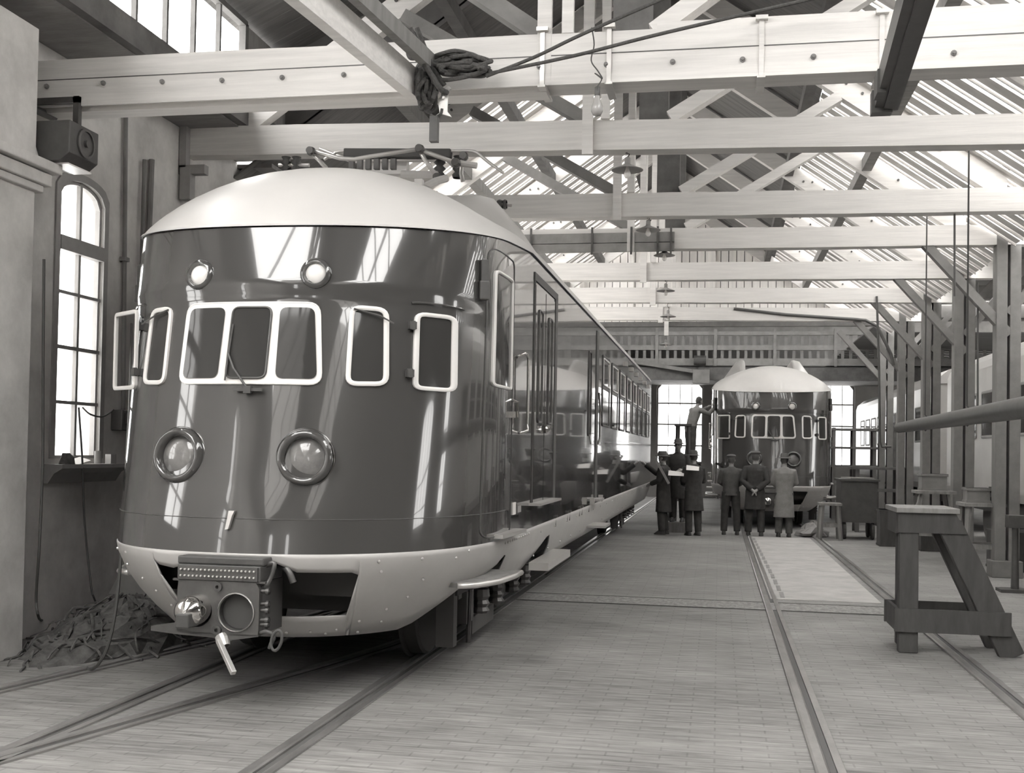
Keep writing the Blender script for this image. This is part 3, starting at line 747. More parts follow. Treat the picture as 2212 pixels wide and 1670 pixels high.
        # head lamps
        for (x, z, r, nm) in ((.439, 1.617, .165, 'headlamp'), (.415, 2.85, .105, 'marker_lamp')):
            c = surf(s*x, z); n_ = nf_nose(s*x, z); ax = (n_*.45+Vector((0, -1, 0))*.55).normalized()
            if nm == 'headlamp':
                b = MB().lathe([(r+.02, -.10), (r+.025, -.01), (r+.02, .03), (r+.005, .06), (r-.012, .065), (r-.03, .05), (r-.035, -.01)], c, ax, 36).build('headlamp', M['dark'], root, smooth=True, angle=60)
                MB().lathe([(r+.0285, .0), (r+.031, .008), (r+.0275, .016)], c, ax, 36).build('chrome_ring', M['chrome'], b, smooth=True)
                MB().lathe([(0, .03), (r*.4, .027), (r*.6, .015), (r-.034, 0)], c, ax, 28).build('lens', M['lampglass'], b, smooth=True)
            else:
                b = MB().lathe([(r, -.05), (r*1.0, .01), (r*.92, .03), (r*.74, .035), (r*.64, .015), (r*.62, -.01)], c, ax, 32).build('marker_lamp', M['dark'], root, smooth=True, angle=60)
                MB().lathe([(0, .028), (r*.4, .024), (r*.63, .008)], c, ax, 24).build('lens', M['lens'], b, smooth=True)
    # emblem on the nose
    em = MB(); em.prism([surf(-.01, 1.27)+Vector((0, -.03, 0)), surf(.03, 1.27)+Vector((0, -.03, 0)), surf(.018, 1.24)+Vector((0, -.03, 0)), surf(.0, 1.155)+Vector((0, -.03, 0)), surf(-.022, 1.15)+Vector((0, -.03, 0)), surf(-.012, 1.24)+Vector((0, -.03, 0))], (0, .04, 0)); em.build('bracket', M['alu'], root)
    # lower dark band line
    MB().tube([plan(-1+i/20, 1.22)*1 for i in range(0, 41)], .003, 4).build('moulding', M['dsteel'], root)
    # cab door with tall window
    for s in (-1, 1):
        fp = lambda u, z, s=s: plan(s*u, z)
        nfp = lambda u, z, s=s: (lambda n_: n_ if n_.dot(Vector((s, -.3, 0))) > 0 else -n_)(nrm(fp, u, z))
        outl = rrect([(.80, 1.03), (1.20, 1.03), (1.20, 3.22), (.80, 3.22)], .09)
        outl2 = inset(outl, .008)
        dr = ring(MB(), fp, nfp, outl, outl2, .006).build('cab_door', M['dsteel'], root)
        win(dr, fp, nfp, [(.845, 2.17), (1.10, 2.17), (1.10, 3.06), (.845, 3.06)], .045, .022, .02, 'door_window')
        hd = MB(); p1 = fp(1.17, 2.08)+Vector((s*.05, 0, 0)); hd.tube([fp(1.17, 2.1)+Vector((0, 0, 0)), p1, p1+Vector((0, .02, -.12))], .012, 8); hd.box(fp(1.17, 1.98)+Vector((s*.02, 0, 0)), (.04, .05, .05)).build('door_handle', M['chrome'], dr)
        bx = MB().box(fp(.765, 3.0)+nfp(.765, 3.0)*.02, (.06, .07, .18), rz=s*.5).box(fp(.765, 2.86)+nfp(.765, 2.86)*.02, (.075, .08, .14), rz=s*.5); bx.build('door_stop', M['dsteel'], root, bevel=.01)
        # grab rail
        y1, y0 = 2.12, 2.12; X = s*(HW+.06)
        gr = MB().tube([(s*HW, 2.2, 2.46), (X, 2.2, 2.49), (X, 2.28, 2.50), (X, 2.42, 2.48), (X, 2.44, 2.40), (X, 2.44, 1.92), (X, 2.40, 1.86), (s*HW, 2.36, 1.84)], .013, 8, smooth=3)
        gr.build('grab_rail', M['chrome'], root, smooth=True)
        # double passenger door
        fs, ns = side(s), nside(s)
        pd = MB()
        for y in (3.05, 4.40): pd.box((s*(HW+.001), y, 2.23), (.016, .03 if y < 4 else .15, 2.06))
        pd.box((s*(HW+.001), 3.75, 3.27), (.016, 1.45, .07))
        dd = pd.build('passenger_door', M['rubber'], root)
        for yc in (3.38, 3.98):
            MB().box((s*(HW+.002), yc, 2.2), (.012, .56, 2.0)).build('door_leaf', M['dark'], dd)
            win(dd, fs, ns, [(yc-.12, 1.95), (yc+.12, 1.95), (yc+.12, 3.0), (yc-.12, 3.0)], .06, .02, .022, 'door_window', fm='steel', po=.012)
        MB().lathe([(.03, 0), (.035, .02), (.012, .05), (.012, .07)], (s*(HW+.01), 3.68, 1.9), (s, 0, 0), 12).box((s*(HW+.06), 3.72, 1.92), (.02, .12, .02)).build('door_handle', M['chrome'], dd)
        MB().box((s*(HW+.05), 3.6, 1.215), (.11, 1.35, .022)).build('door_step', M['alu'], root)
        # vertical pipe + second door
        p2 = MB().box((s*(HW+.001), 8.35, 2.2), (.016, .28, 2.3)).build('passenger_door', M['rubber'], root)
        MB().tube([(s*(HW+.05), 8.15, 2.5), (s*(HW+.07), 8.15, 2.3), (s*(HW+.07), 8.15, 1.9), (s*(HW+.05), 8.15, 1.8)], .014, 6).build('grab_rail', M['chrome'], p2)
        MB().box((s*(HW+.06), 8.1, 1.06), (.12, .6, .03)).box((s*(HW+.05), 7.55, 1.06), (.06, .05, .09)).box((s*(HW+.05), 8.6, 1.06), (.06, .05, .09)).build('door_step', M['alu'], root)
        MB().box((s*(HW+.03), 8.35, .70), (.30, .75, .03)).build('step_board', M['alu'], root)
        win(root, fs, ns, [(7.35, 1.9), (7.62, 1.9), (7.62, 3.0), (7.35, 3.0)], .06, .02, .015, 'side_window', fm='steel')
        # passenger windows, two lights each
        for i in range(8):
            y = 9.05+1.41*i
            w_ = rrect([(y, 2.07), (y+1.02, 2.07), (y+1.02, 3.10), (y, 3.10)], .06)
            up = rrect([(y+.05, 2.66), (y+.97, 2.66), (y+.97, 3.06), (y+.05, 3.06)], .05)
            lo = rrect([(y+.05, 2.11), (y+.97, 2.11), (y+.97, 2.60), (y+.05, 2.60)], .05)
            q = ring(MB(), fs, ns, w_, inset(w_, .03), .014); q.box((s*(HW+.004), y+.5, 2.63), (.016, .98, .04))
            fr_ = q.build('side_window', M['steel'], root)
            fill(MB(), fs, ns, inset(w_, .02), .004).build('window_glass', M['glassd'], fr_)
            ring(MB(), fs, ns, up, inset(up, .022), .02).build('upper_light', M['white'], fr_)
        for i in range(6): 
            MB().box((s*(HW+.02), 13+i*1.3, 3.28), (.04, .16, .08)).build('roof_vent', M['alu'], root)
        # cab door steps
        st = MB(); pts = [(1.27, .90), (1.39, .98), (1.50, 1.25), (1.545, 1.62), (1.55, 1.92), (1.30, 1.92), (1.28, 1.6), (1.1, .99)]
        st.prism([(s*x, y, .705) for x, y in pts], (0, 0, .035)); so_ = st.build('step_board', M['woodm'], root)
        MB().tube([(s*x, y, .722) for x, y in pts[:5]], .022, 8).build('step_edge', M['alu'], so_, smooth=True)
        MB().box((s*1.46, 2.1-.25, 1.035), (.10, .78, .03), rz=-s*.06).build('door_step', M['alu'], root)
        st2 = MB().box((s*1.50, 3.85, .65), (.18, 1.5, .07)).build('step_board', M['alu'], root)
        for (y_, r_) in ((3.05, .5), ):
            pass
        lp = MB().box((s*(HW+.002), 2.18, 1.215), (.012, .14, .10)); lb = lp.build('label_plate', M['paper'], root)
        MB().box((s*(HW+.002), 2.42, 1.20), (.012, .16, .055)).build('label_plate', M['frame'], root)
        for i, y in enumerate((4.6, 5.5, 5.7, 6.6, 6.85, 7.6)):
            hk = MB().box((s*(HW+.008), y, 1.02), (.02, .06, .025)).box((s*(HW-.01), y+.01, .96), (.03, .02, .09))
            hk.build('skirt_latch', M['steel'], root)
        MB().box((s*1.12, 9.0, .62), (.02, 15, .1)).build('solebar', M['black'], root)
    # bogies; shade under the skirt is put into their black colours
    for yc in (2.85+.6, LEN-2.9):
        bg_ = empty('bogie', (0, yc, 0)); bg_.parent = root
        for s in (-1, 1):
            MB().box((s*1.02, 0, .56), (.10, 3.3, .12)).box((s*1.03, -.1, .42), (.08, 1.3, .26)).box((s*1.04, -1.4, .42), (.14, .26, .26)).box((s*1.04, 1.4, .42), (.14, .26, .26)).box((s*1.0, -1.75, .40), (.14, .12, .5)).box((s*1.06, -.7, .22), (.03, .9, .14)).build('bogie_frame', M['rubber'], bg_)
            for dy in (-1.05, -.4, .4, 1.05): MB().lathe([(.07, 0), (.08, .02), (.06, .05), (.08, .08), (.06, .11), (.08, .14), (.07, .2)], (s*1.12, dy, .32), (0, 0, 1), 10).build('spring', M['steel'], bg_)
            MB().tube([(s*1.12, -1.5, .14), (s*1.12, -1.45, .55), (s*1.1, -1.1, .6)], .02, 6).build('sand_pipe', M['steel'], bg_)
            for dy in (-1.4, 1.4):
                MB().lathe([(0, -.07), (.45, -.07), (.47, -.05), (.47, .05), (.50, .06), (.50, .08), (.36, .085), (.34, .05), (.12, .05), (.12, .1), (0, .1)], (s*.717, dy, .492), (-s, 0, 0), 32).build('wheel', M['black'], bg_, smooth=True, angle=40)
    return root
tr1 = railcar(-3.08, 6.81, 'near dark glossy railcar with pale domed roof and pantograph on the left track')

# coupler (part of the near train)
def coupler(root):
    e = empty('coupler', (0, 0, 0)); e.parent = root
    y0 = -.26; cx = -.0
    w_ = .28
    # face plate with two round openings
    pl = MB(); zc0, zc1 = .49, .83
    pl.box((0, y0+.20, .96), (.58, .36, .05)).build('cover', M['dsteel'], e, bevel=.01)
    cb = MB().box((0, y0+.18, .885), (.56, .36, .10)).build('contact_box', M['dsteel'], e, bevel=.008)
    MB().prism([(-.265, y0-.012, .842), (.265, y0-.012, .842), (.265, y0-.012, .928), (-.265, y0-.012, .928)], (0, .012, 0)).build('contact_plate', M['steel'], cb)
    st = MB()
    for i in range(19):
        for z in (.866, .905): st.lathe([(.0065, 0), (.0065, .012), (0, .014)], (-.245+i*.0272, y0-.012, z), (0, -1, 0), 8)
    st.build('contact_stud', M['alu'], cb)
    MB().box((0, y0+.02, .835), (.62, .03, .012)).build('ledge', M['steel'], e)
    body = MB()
    # plate as ring around holes: grid of polygons (left cone, right hole)
    def plate_with_holes(x0, x1, z0, z1, hs, y, t):
        mb = MB()
        xm = (x0+x1)/2
        for (cx_, cz, r), (xa, xb) in zip(hs, ((x0, xm), (xm, x1))):
            n = 32; rows = [[], []]
            for k in range(n):
                a = 2*PI*k/n; c, s_ = math.cos(a), math.sin(a)
                tx = ((xb-cx_) if c > 0 else (cx_-xa))/max(abs(c), 1e-6); tz = ((z1-cz) if s_ > 0 else (cz-z0))/max(abs(s_), 1e-6); tt = min(tx, tz)
                rows[0].append((cx_+c*tt, y, cz+s_*tt)); rows[1].append((cx_+c*r, y, cz+s_*r))
            rows.append([(x_, y+t, z_) for x_, _, z_ in rows[1]]); rows.append([(x_, y+t, z_) for x_, _, z_ in rows[0]])
            mb.grid(rows, closed_u=True, closed_v=True)
        return mb
    fp = plate_with_holes(-.275, .275, .50, .835, [(-.14, .645, .102), (.125, .645, .112)], y0, .05)
    face = fp.build('face_plate', M['steel'], e)
    MB().box((0, y0+.26, .66), (.5, .36, .33)).build('coupler_body', M['black'], e)
    MB().lathe([(.099, 0), (.098, -.10), (.088, -.16), (.06, -.20), (0, -.215)], (-.14, y0+.03, .655), (0, 1, 0), 28).build('coupling_cone', M['chrome'], e, smooth=True)
    MB().box((-.13, y0-.15, .61), (.09, .14, .09)).build('hook', M['dsteel'], e, bevel=.01)
    MB().lathe([(.118, .0), (.124, -.008), (.118, -.014)], (.125, y0, .645), (0, 1, 0), 32).build('funnel_rim', M['alu'], e, smooth=True)
    MB().lathe([(0, 0), (.11, 0), (.11, .02)], (.125, y0+.048, .645), (0, 1, 0), 28).build('funnel', M['black'], e)
    for z in (.80, .53): MB().lathe([(.012, -.015), (.03, -.015), (.03, .0)], (0, y0, z), (0, 1, 0), 16).build('nut', M['dsteel'], e)
    MB().prism([(-.275, y0, .59), (-.29, y0, .56), (-.45, y0, .535), (-.45, y0, .505), (-.27, y0, .49), (-.02, y0, .48), (.03, y0, .43), (.10, y0, .47), (.275, y0, .50), (.275, y0, .51), (-.2, y0, .51)], (0, .04, 0)).build('guide_horn', M['steel'], e)
    hs = MB()
    hs.tube([(.27, y0+.1, .93), (.33, y0+.1, .95), (.31, y0+.08, .85), (.28, y0+.05, .80)], .015, 8, smooth=4)
    hs.tube([(.30, y0+.25, .92), (.38, y0+.2, .90), (.42, y0+.2, .82)], .022, 8, smooth=4)
    for z in (.78, .70, .66, .60, .57): hs.tube([(.27, y0+.03, z), (.33, y0+.03, z+.004)], .012, 8); hs.lathe([(.022, 0), (.022, .02)], (.31, y0+.03, z), (1, 0, 0), 10)
    hs.build('hose_fitting', M['steel'], e, smooth=True, angle=50)
    ch = MB()
    ch.tube([(.28, y0+.02, .52), (.33, y0, .535), (.38, y0, .51), (.36, y0, .46), (.35, y0, .43)], .013, 8, smooth=4)
    ch.tube([(.40+.035*math.cos(t), y0-.01, .485+.06*math.sin(t)+.02*math.cos(t)) for t in [2*PI*i/18 for i in range(18)]], .010, 8, closed=True)
    ch.build('shackle', M['dsteel'], e, smooth=True)
    MB().bar((.02, y0-.02, .47), (.19, y0-.16, .30), .032, .032).lathe([(.04, -.03), (.045, 0), (.03, .05)], (.04, y0, .47), (.3, -.2, -.4), 12).build('uncoupling_lever', M['alu'], e, bevel=.004)
    return e
coupler(tr1)
tr2 = copy_tree(tr1); tr2.location = (1.26, 26.5-.09, 0)
tag(tr2, 'far dark railcar seen head on at the end of the right track', 'train', 'streamlined railcars in the workshop')

# pantograph on the near train
def pantograph(root):
    e = empty('pantograph', (0, 0, 0)); e.parent = root
    o = Vector((-3.08, 6.81, 0)); Y = 10.2
    def q(u, v, y=Y): return P(u, v, Y=y)-o
    hd = MB().bar(q(745, 332), q(975, 333), .10, .085); hd.build('contact_strip', M['black'], e, bevel=.01)
    MB().tube([q(700, 345), q(720, 334), q(755, 326), q(980, 326), q(1012, 326), q(1030, 330), q(1055, 350), q(1088, 374)], .015, 8, smooth=4).build('pan_horn', M['alu'], e, smooth=True)
    arms = MB(); r = .021
    for pts, yy in (([(672, 325), (735, 342), (765, 344), (800, 338), (905, 322)], Y-.2), ([(905, 322), (925, 330), (985, 352)], Y-.2), ([(905, 322), (918, 345), (945, 385)], Y-.2), ([(672, 328), (705, 363)], Y-.2), ([(690, 322), (760, 348), (985, 345)], Y+.5), ([(1000, 338), (996, 375), (1000, 392)], Y)):
        arms.tube([q(*p, yy) for p in pts], r, 8)
    arms.build('pantograph_arm', M['alu'], e, smooth=True)
    for p, yy in (((672, 327), Y-.2), ((907, 322), Y-.22), ((1002, 338), Y), ((985, 352), Y-.2), ((945, 384), Y-.2)): MB().lathe([(.0, -.05), (.035, -.05), (.045, 0), (.035, .05), (0, .05)], q(*p, yy), (0, 1, 0), 12).build('joint', M['steel'], e)
    for i in range(6): MB().box(q(760+i*18, 355), (.05, .05, .10)).build('contact_block', M['steel'], e)
    for t_ in (MB().tube([q(868, 380), q(945, 382)], .055, 12), MB().tube([q(900, 412, Y-.6), q(940, 392, Y-.4), q(965, 385, Y-.3)], .035, 8), MB().box(q(905, 415, Y-.75), (.07, .07, .22)),
               MB().tube([q(985, 352, Y-.1), q(1030, 358, Y-.1)], .03, 8), MB().box(q(830, 362, Y+.6), (.5, .1, .16))):
        t_.build('pantograph_base', M['roofp'], e)
    for u in (618, 640, 950, 990): 
        c = q(u, 358, Y+.8 if u < 700 else Y+.1); MB().lathe([(.05, -.12), (.06, -.09), (.03, -.06), (.06, -.03), (.03, 0), (.06, .03), (.03, .06), (.05, .09)], c, (0, 0, 1), 14).build('insulator', M['dsteel'], e, smooth=True)
    MB().tube([q(602, 357, Y+.8), q(668, 357, Y+.8)], .02, 8).tube([q(1062, 440, 12.6), q(1105, 444, 12.6)], .018, 8).build('bus_bar', M['alu'], e)
    c = q(1080, 442, 12.6); MB().lathe([(.05, -.03), (.06, 0), (.05, .03)], c, (1, 0, 0), 12).lathe([(.05, .04), (.06, .06), (.05, .08)], c, (1, 0, 0), 12).build('insulator', M['dsteel'], e)
pantograph(tr1)
spots = MB()
c = Vector((1.02, 1.35, 0))
# ------------------------------------------------------------------ carriage rows on the far right
def carriage(x, y0, L, label):
    e = empty('passenger_carriage', (x, y0, 0), label, 'train', 'pale carriages on the far right track')
    h = 1.42; rows = []
    prof = [(-h+.05, .95), (-h, 1.1), (-h, 3.45), (-h+.05, 3.6), (-1.15, 3.78), (-.7, 3.93), (0, 4.0), (.7, 3.93), (1.15, 3.78), (h-.05, 3.6), (h, 3.45), (h, 1.1), (h-.05, .95)]
    MB().prism([(px, 0, pz) for px, pz in prof[:3]+prof[10:]], (0, L, 0)).build('body', M['cream'], e)
    MB().prism([(px, -.02, pz) for px, pz in prof[2:11]], (0, L+.04, 0)).build('roof', M['roofp'], e)
    n = int((L-1)/1.4)
    for i in range(n):
        wl_ = rrect([(.5+i*1.4, 2.1), (1.5+i*1.4, 2.1), (1.5+i*1.4, 3.0), (.5+i*1.4, 3.0)], .06)
        fn = lambda y, z: Vector((-h, y, z)); nf = lambda y, z: Vector((-1, 0, 0))
        f_ = ring(MB(), fn, nf, wl_, inset(wl_, .05), .015); f_.box((-h-.005, 1.0+i*1.4, 2.7), (.02, .95, .04)); f_ = f_.build('side_window', M['frame'], e)
        fill(MB(), fn, nf, inset(wl_, .04), .003).build('window_glass', M['glassd'], f_)
    MB().box((0, L/2, .8), (2.3, L*.95, .25)).build('underframe', M['black'], e)
    for yy in (2.2, L-2.2):
        for s in (-1, 1):
            for d in (-.9, .9): MB().lathe([(0, -.06), (.48, -.06), (.5, .04), (.5, .08), (0, .08)], (s*.75, yy+d, .48), (s, 0, 0), 24).build('wheel', M['dsteel'], e)
carriage(6.42, 27.3, 15.5, 'pale carriage standing beyond the timber posts on the right, the farther of two')
carriage(6.42, 11.5, 14.6, 'pale carriage behind the thick slung pole at the far right, the nearer of two')
# ------------------------------------------------------------------ gallery at the far end
gy = 38.0
ga = empty('gallery', (0, gy, 4.7), 'raised gallery with panelled balustrade crossing the far end', 'gallery')
MB().box((3.2, 3.5, -.12), (19, 7, .2)).box((3.2, -.05, -.28), (19, .25, .42)).build('gallery_floor', M['beamd'], ga)
MB().box((3.2, -.1, .12), (18.4, .06, .24)).box((3.2, -.1, .60), (18.4, .05, .16)).box((3.2, -.1, 1.08), (18.4, .07, .12)).build('rail_board', M['boardg'], ga)
x = -6.0
while x < 12:
    MB().box((x, -.14, .6), (.10, .08, 1.25)).build('rail_post', M['boardg'], ga); x += 1.95
b = MB(); x = -5.9
while x < 12: b.box((x, -.06, .6), (.10, .02, 1.0)); x += .26
b.build('baluster', M['beamg'], ga)['kind'] = 'stuff'
MB().box((3.2, 2.5, 1.6), (17, .05, 1.5)).build('back_screen', M['boardg'], ga)
for x in (-5.4, 3.05, 11.5): MB().box((x, 0, -2.5), (.2, .2, 4.38)).build('gallery_column', M['beamd'], ga)
jb = empty('wall_crane', (-2.6, 36.5, 4.1), 'small light jib arm below the gallery left of the far train', 'crane')
MB().bar((-.5, 1.3, .75), (1.9, 1.0, .35), .10, .12).box((2.0, 1.15, .2), (.55, .5, .45)).build('jib_arm', M['beamg'], jb)
MB().box((2.0, 1.35, .42), (.2, .2, .3)).lathe([(0, -.2), (.16, -.2), (.16, .2), (0, .2)], (1.95, 1.1, .75), (1, 0, 0), 14).build('motor', M['dsteel'], jb)

# ------------------------------------------------------------------ hoist arms, ropes
def P3(u, v, **k): return P(u, v, **k)
a0, a1 = P(892, 214, Y=8.22), P(727, 80, Z=P(892, 214, Y=8.22).z)
d = (a1-a0).normalized(); far = a0 + d*5.2
hj = empty('hoist_arm', a0, 'pale box section hoist arm ending at the rope tangle below the first tie beam', 'beam')
MB().bar(Vector((0, 0, .11)), far-a0+Vector((0, 0, .11)), .09, .22).build('arm', M['beam'], hj)
MB().bar(Vector((.16, -.02, .25)), far-a0+Vector((.16, 0, .25)), .07, .12).build('side_bar', M['beamg'], hj)
b0 = P(1905, 235, Y=8.2); b1 = P(1950, 80, Z=P(1905, 235, Y=8.2).z); d = (b1-b0).normalized()
hr = empty('hoist_arm', b0, 'dark hoist arm reaching down from the upper right in front of the first tie beam', 'beam')
MB().bar(Vector((0, 0, .09)), d*5+Vector((0, 0, .09)), .10, .17).bar(Vector((.06, .0, .0)), d*5+Vector((.06, 0, .0)), .10, .03).bar(Vector((.06, .0, .18)), d*5+Vector((.06, 0, .18)), .10, .03).build('arm', M['dsteel'], hr)
MB().box((-.06, -.35, .06), (.06, .18, .16)).build('clamp', M['dsteel'], hr); MB().box((0, .03, .05), (.14, .1, .16)).build('clamp', M['dsteel'], hr)
rt = MB(); rnd = random.Random(3)
def rope_path(pts, r=.016, sm=6): rt.tube(pts, r*1.2, 8, smooth=sm)
Y8 = 8.12
def q8(u, v, dy=0): return P(u, v, Y=Y8+dy)
rope_path([q8(885, 60, -.2), q8(905, 110, -.12), q8(925, 150, -.1), q8(950, 190, -.08), q8(965, 200, 0)], .018)
rope_path([q8(900, 60, -.1), q8(918, 105, -.05), q8(938, 150, -.03), q8(960, 185, 0)], .016)
for k in range(10):
    w_ = 12+rnd.random()*26; c = (918+rnd.uniform(-8, 10), 165+k*4)
    rope_path([q8(c[0]+w_*.5*math.cos(t)+rnd.uniform(-3, 3), c[1]+(30+rnd.random()*18)*math.sin(t), rnd.uniform(-.08, .1)) for t in [2*PI*i/9 for i in range(10)]], .015, 4)
for k in range(11):
    cx = 995+rnd.uniform(-22, 16); cy = 146+rnd.uniform(-20, 20)
    rope_path([q8(cx+(38+rnd.random()*22)*math.cos(t), cy+(9+rnd.random()*9)*math.sin(t)+(cx-1000)*.1, rnd.uniform(-.08, .1)) for t in [2*PI*i/9 for i in range(10)]], .014, 4)
rope_path([q8(890, 100), q8(882, 112), q8(888, 125), q8(905, 122), q8(908, 108), q8(895, 100)], .016)
rope_path([q8(990, 140), q8(1005, 122), q8(1025, 122), q8(1031, 140)], .014)
rope_path([q8(905, 150), q8(960, 128), q8(985, 138), q8(1010, 150)], .018)
rt.build('rope_tangle', M['rope'])
tag(D.objects['rope_tangle'], 'tangled bundle of thick dark rope hanging at the end of the pale hoist arm', 'rope')
for nm, (p0, p1) in {'upper of the two taut ropes running from the tangle to the upper right': (q8(1050, 165), q8(1262, 72)), 'lower of the two taut ropes running from the tangle to the upper right': (q8(1050, 160), q8(1440, 70))}.items():
    ext = p1+(p1-p0)*1.0
    o = MB().tube([p0, p0.lerp(p1, .5)+Vector((0, 0, -.015)), p1, ext], .014, 8, smooth=6).build('rope', M['rope']); tag(o, nm, 'rope')
pk = empty('pulley_block', q8(948, 225), 'pulley block with steel cheek plate and dark weight hanging under the rope tangle', 'pulley')
Lk = lambda u, v, dy=0: q8(u, v, dy)-q8(948, 225)
MB().prism([Lk(960, 200), Lk(968, 205), Lk(966, 240), Lk(975, 252), Lk(950, 245), Lk(945, 215)], (0, .02, 0)).tube([Lk(972, 195), Lk(966, 190), Lk(958, 200), Lk(956, 215)], .016, 8, smooth=4).build('cheek_plate', M['alu'], pk)
MB().tube([Lk(930, 248), Lk(940, 253), Lk(952, 247), Lk(955, 235)], .012, 6, smooth=3).build('chain', M['black'], pk)
MB().box(Lk(938, 280), (.062, .06, .19)).build('weight', M['dsteel'], pk)

# ------------------------------------------------------------------ left wall fittings
pil = MB().box((-5.62, 7.45, 2.5), (.46, 1.05, 5.0)).box((-5.60, 7.47, 3.80), (.56, 1.25, .10)).box((-5.60, 7.47, 3.90), (.66, 1.38, .08)).box((-5.60, 7.47, 3.72), (.50, 1.12, .06))
struct(pil, 'trim_3', M['plaster'], 'wall pier with moulded capital at the left edge', bevel=.01)
p = P(150, 318, X=-5.28); e = empty('fan_heater', p, 'dark tapered fan heater box hung high beside the left wall window', 'heater')
MB().prism([(-.16, -.22, .16), (.14, -.22, .16), (.14, -.22, -.10), (.05, -.22, -.17), (-.12, -.22, -.17), (-.16, -.22, -.05)], (0, .42, 0)).build('casing', M['dsteel'], e, bevel=.008)
MB().lathe([(.12, 0), (.12, .015), (.10, .02), (.10, .005), (.03, .005), (.03, .03), (0, .03)], (.142, 0, .02), (1, 0, 0), 24).build('fan_grille', M['steel'], e)
MB().box((.02, 0, -.178), (.16, .34, .012)).build('bright_underside', M['white'], e)  # white plate paints the bright reflection under the heater casing
MB().box((.0, .1, .3), (.05, .05, .30)).box((-.25, .1, .42), (.55, .05, .05)).build('hanger', M['steel'], e)
pp = MB().tube([(WL+.12, 3, 4.15), (WL+.14, 7.0, 4.45), (WL+.2, 8.6, 4.48)], .035, 8).tube([(WL+.2, 3, 4.08), (WL+.2, 8.3, 4.36)], .02, 8)
tag(pp.build('wall_pipe', M['dsteel']), 'dark pipes running along the left wall above the pier', 'pipe')
c0 = P(272, 235, X=WL+.04); c1 = P(266, 885, X=WL+.04)
tag(MB().tube([c0, c1], .022, 8).box(c0, (.06, .08, .04)).box((c0+c1)/2, (.06, .09, .04)).build('conduit', M['beamg']), 'vertical conduit on the left wall running down to the switch box', 'pipe')
tag(MB().tube([P(328, 345, X=WL+.04), P(318, 600, X=WL+.04)], .03, 8).tube([P(312, 345, X=WL+.05), P(305, 600, X=WL+.05)], .02, 8).build('conduit', M['beamg']), 'dark drain pipe on the wall between the window and the near train', 'pipe')
p = P(262, 908, X=WL+.06); e = empty('switch_box', p, 'dark switch box on the wall beside the open train window leaf', 'switch box')
MB().box((0, 0, 0), (.12, .18, .20)).build('box', M['dsteel'], e, bevel=.008); MB().box((.075, 0, .02), (.04, .06, .10)).build('switch_lever', M['steel'], e)
MB().tube([P(178, 880, X=WL+.1)-p, P(195, 895, X=WL+.16)-p, P(222, 900, X=WL+.16)-p, P(245, 885, X=WL+.1)-p], .008, 6, smooth=5).build('cable', M['cable'], e)
def cab(pts, lab, r=.009): tag(MB().tube(pts, r, 6, smooth=6).build('cable', M['cable']), lab, 'cable')
cab([P(95, 560, X=-5.3), P(93, 800, X=-5.3), P(92, 1000, X=-5.28), P(85, 1180, X=-5.3), P(78, 1290, X=-5.4), P(84, 1335, X=-5.45), P(95, 1340, Z=.03)], 'dark cable hanging down the wall pier into the scrap heap', .011)
cab([P(170, 880, X=-5.68), P(178, 1000, X=-5.66), P(183, 1130, X=-5.62), P(196, 1260, X=-5.5), P(203, 1292, X=-5.45), P(215, 1318, Z=.1)], 'cable hanging from the window catch into the scrap heap')
F0 = P(195, 1448, Z=.012)
cab([P(284, 700, X=WL+.03), P(280, 870, X=-5.3), P(273, 1000, Y=F0.y+.5), P(265, 1150, Y=F0.y+.25), P(252, 1300, Y=F0.y+.05), P(235, 1390, Y=F0.y-.02), P(214, 1432, Y=F0.y-.02), F0, P(188, 1443, Z=.012)], 'pale long cable looping from the wall to the rail in front of the left step', .012)
cab([P(280, 1375, Z=.012), P(300, 1384, Z=.012), P(380, 1382, Z=.012), P(410, 1390, Z=.03)], 'loose wire lying on the floor between scrap heap and coupler')

# window sill things
e = empty('enamel_mug', (WL+.13, 9.54, 1.50), 'small metal mug standing on the window sill', 'mug')
MB().lathe([(0, .004), (.034, .004), (.034, .12), (.037, .122), (.031, .122), (.031, .01), (0, .01)], n=20).build('cup', M['frame'], e, smooth=True, angle=40)
MB().tube([(0, .034, .10), (0, .06, .09), (0, .06, .05), (0, .034, .03)], .005, 6, smooth=3).build('handle', M['frame'], e)
tag(MB().loft([((WL+.11, 9.06, 1.50), .06, .10), ((WL+.11, 9.07, 1.56), .05, .08), ((WL+.11, 9.05, 1.60), .03, .04)], n=7).build('rag', M['scrap']), 'dark crumpled rag at the left end of the window sill', 'rag')
tag(MB().box((WL+.10, 9.27, 1.525), (.12, .20, .012), ry=.25, rx=.2).build('folded_paper', M['paper']), 'pale folded paper on the window sill beside the rag', 'paper')
tag(MB().box((WL+.12, 9.78, 1.545), (.06, .10, .09)).build('tin_box', M['frame']), 'small tin box at the right end of the window sill', 'tin')

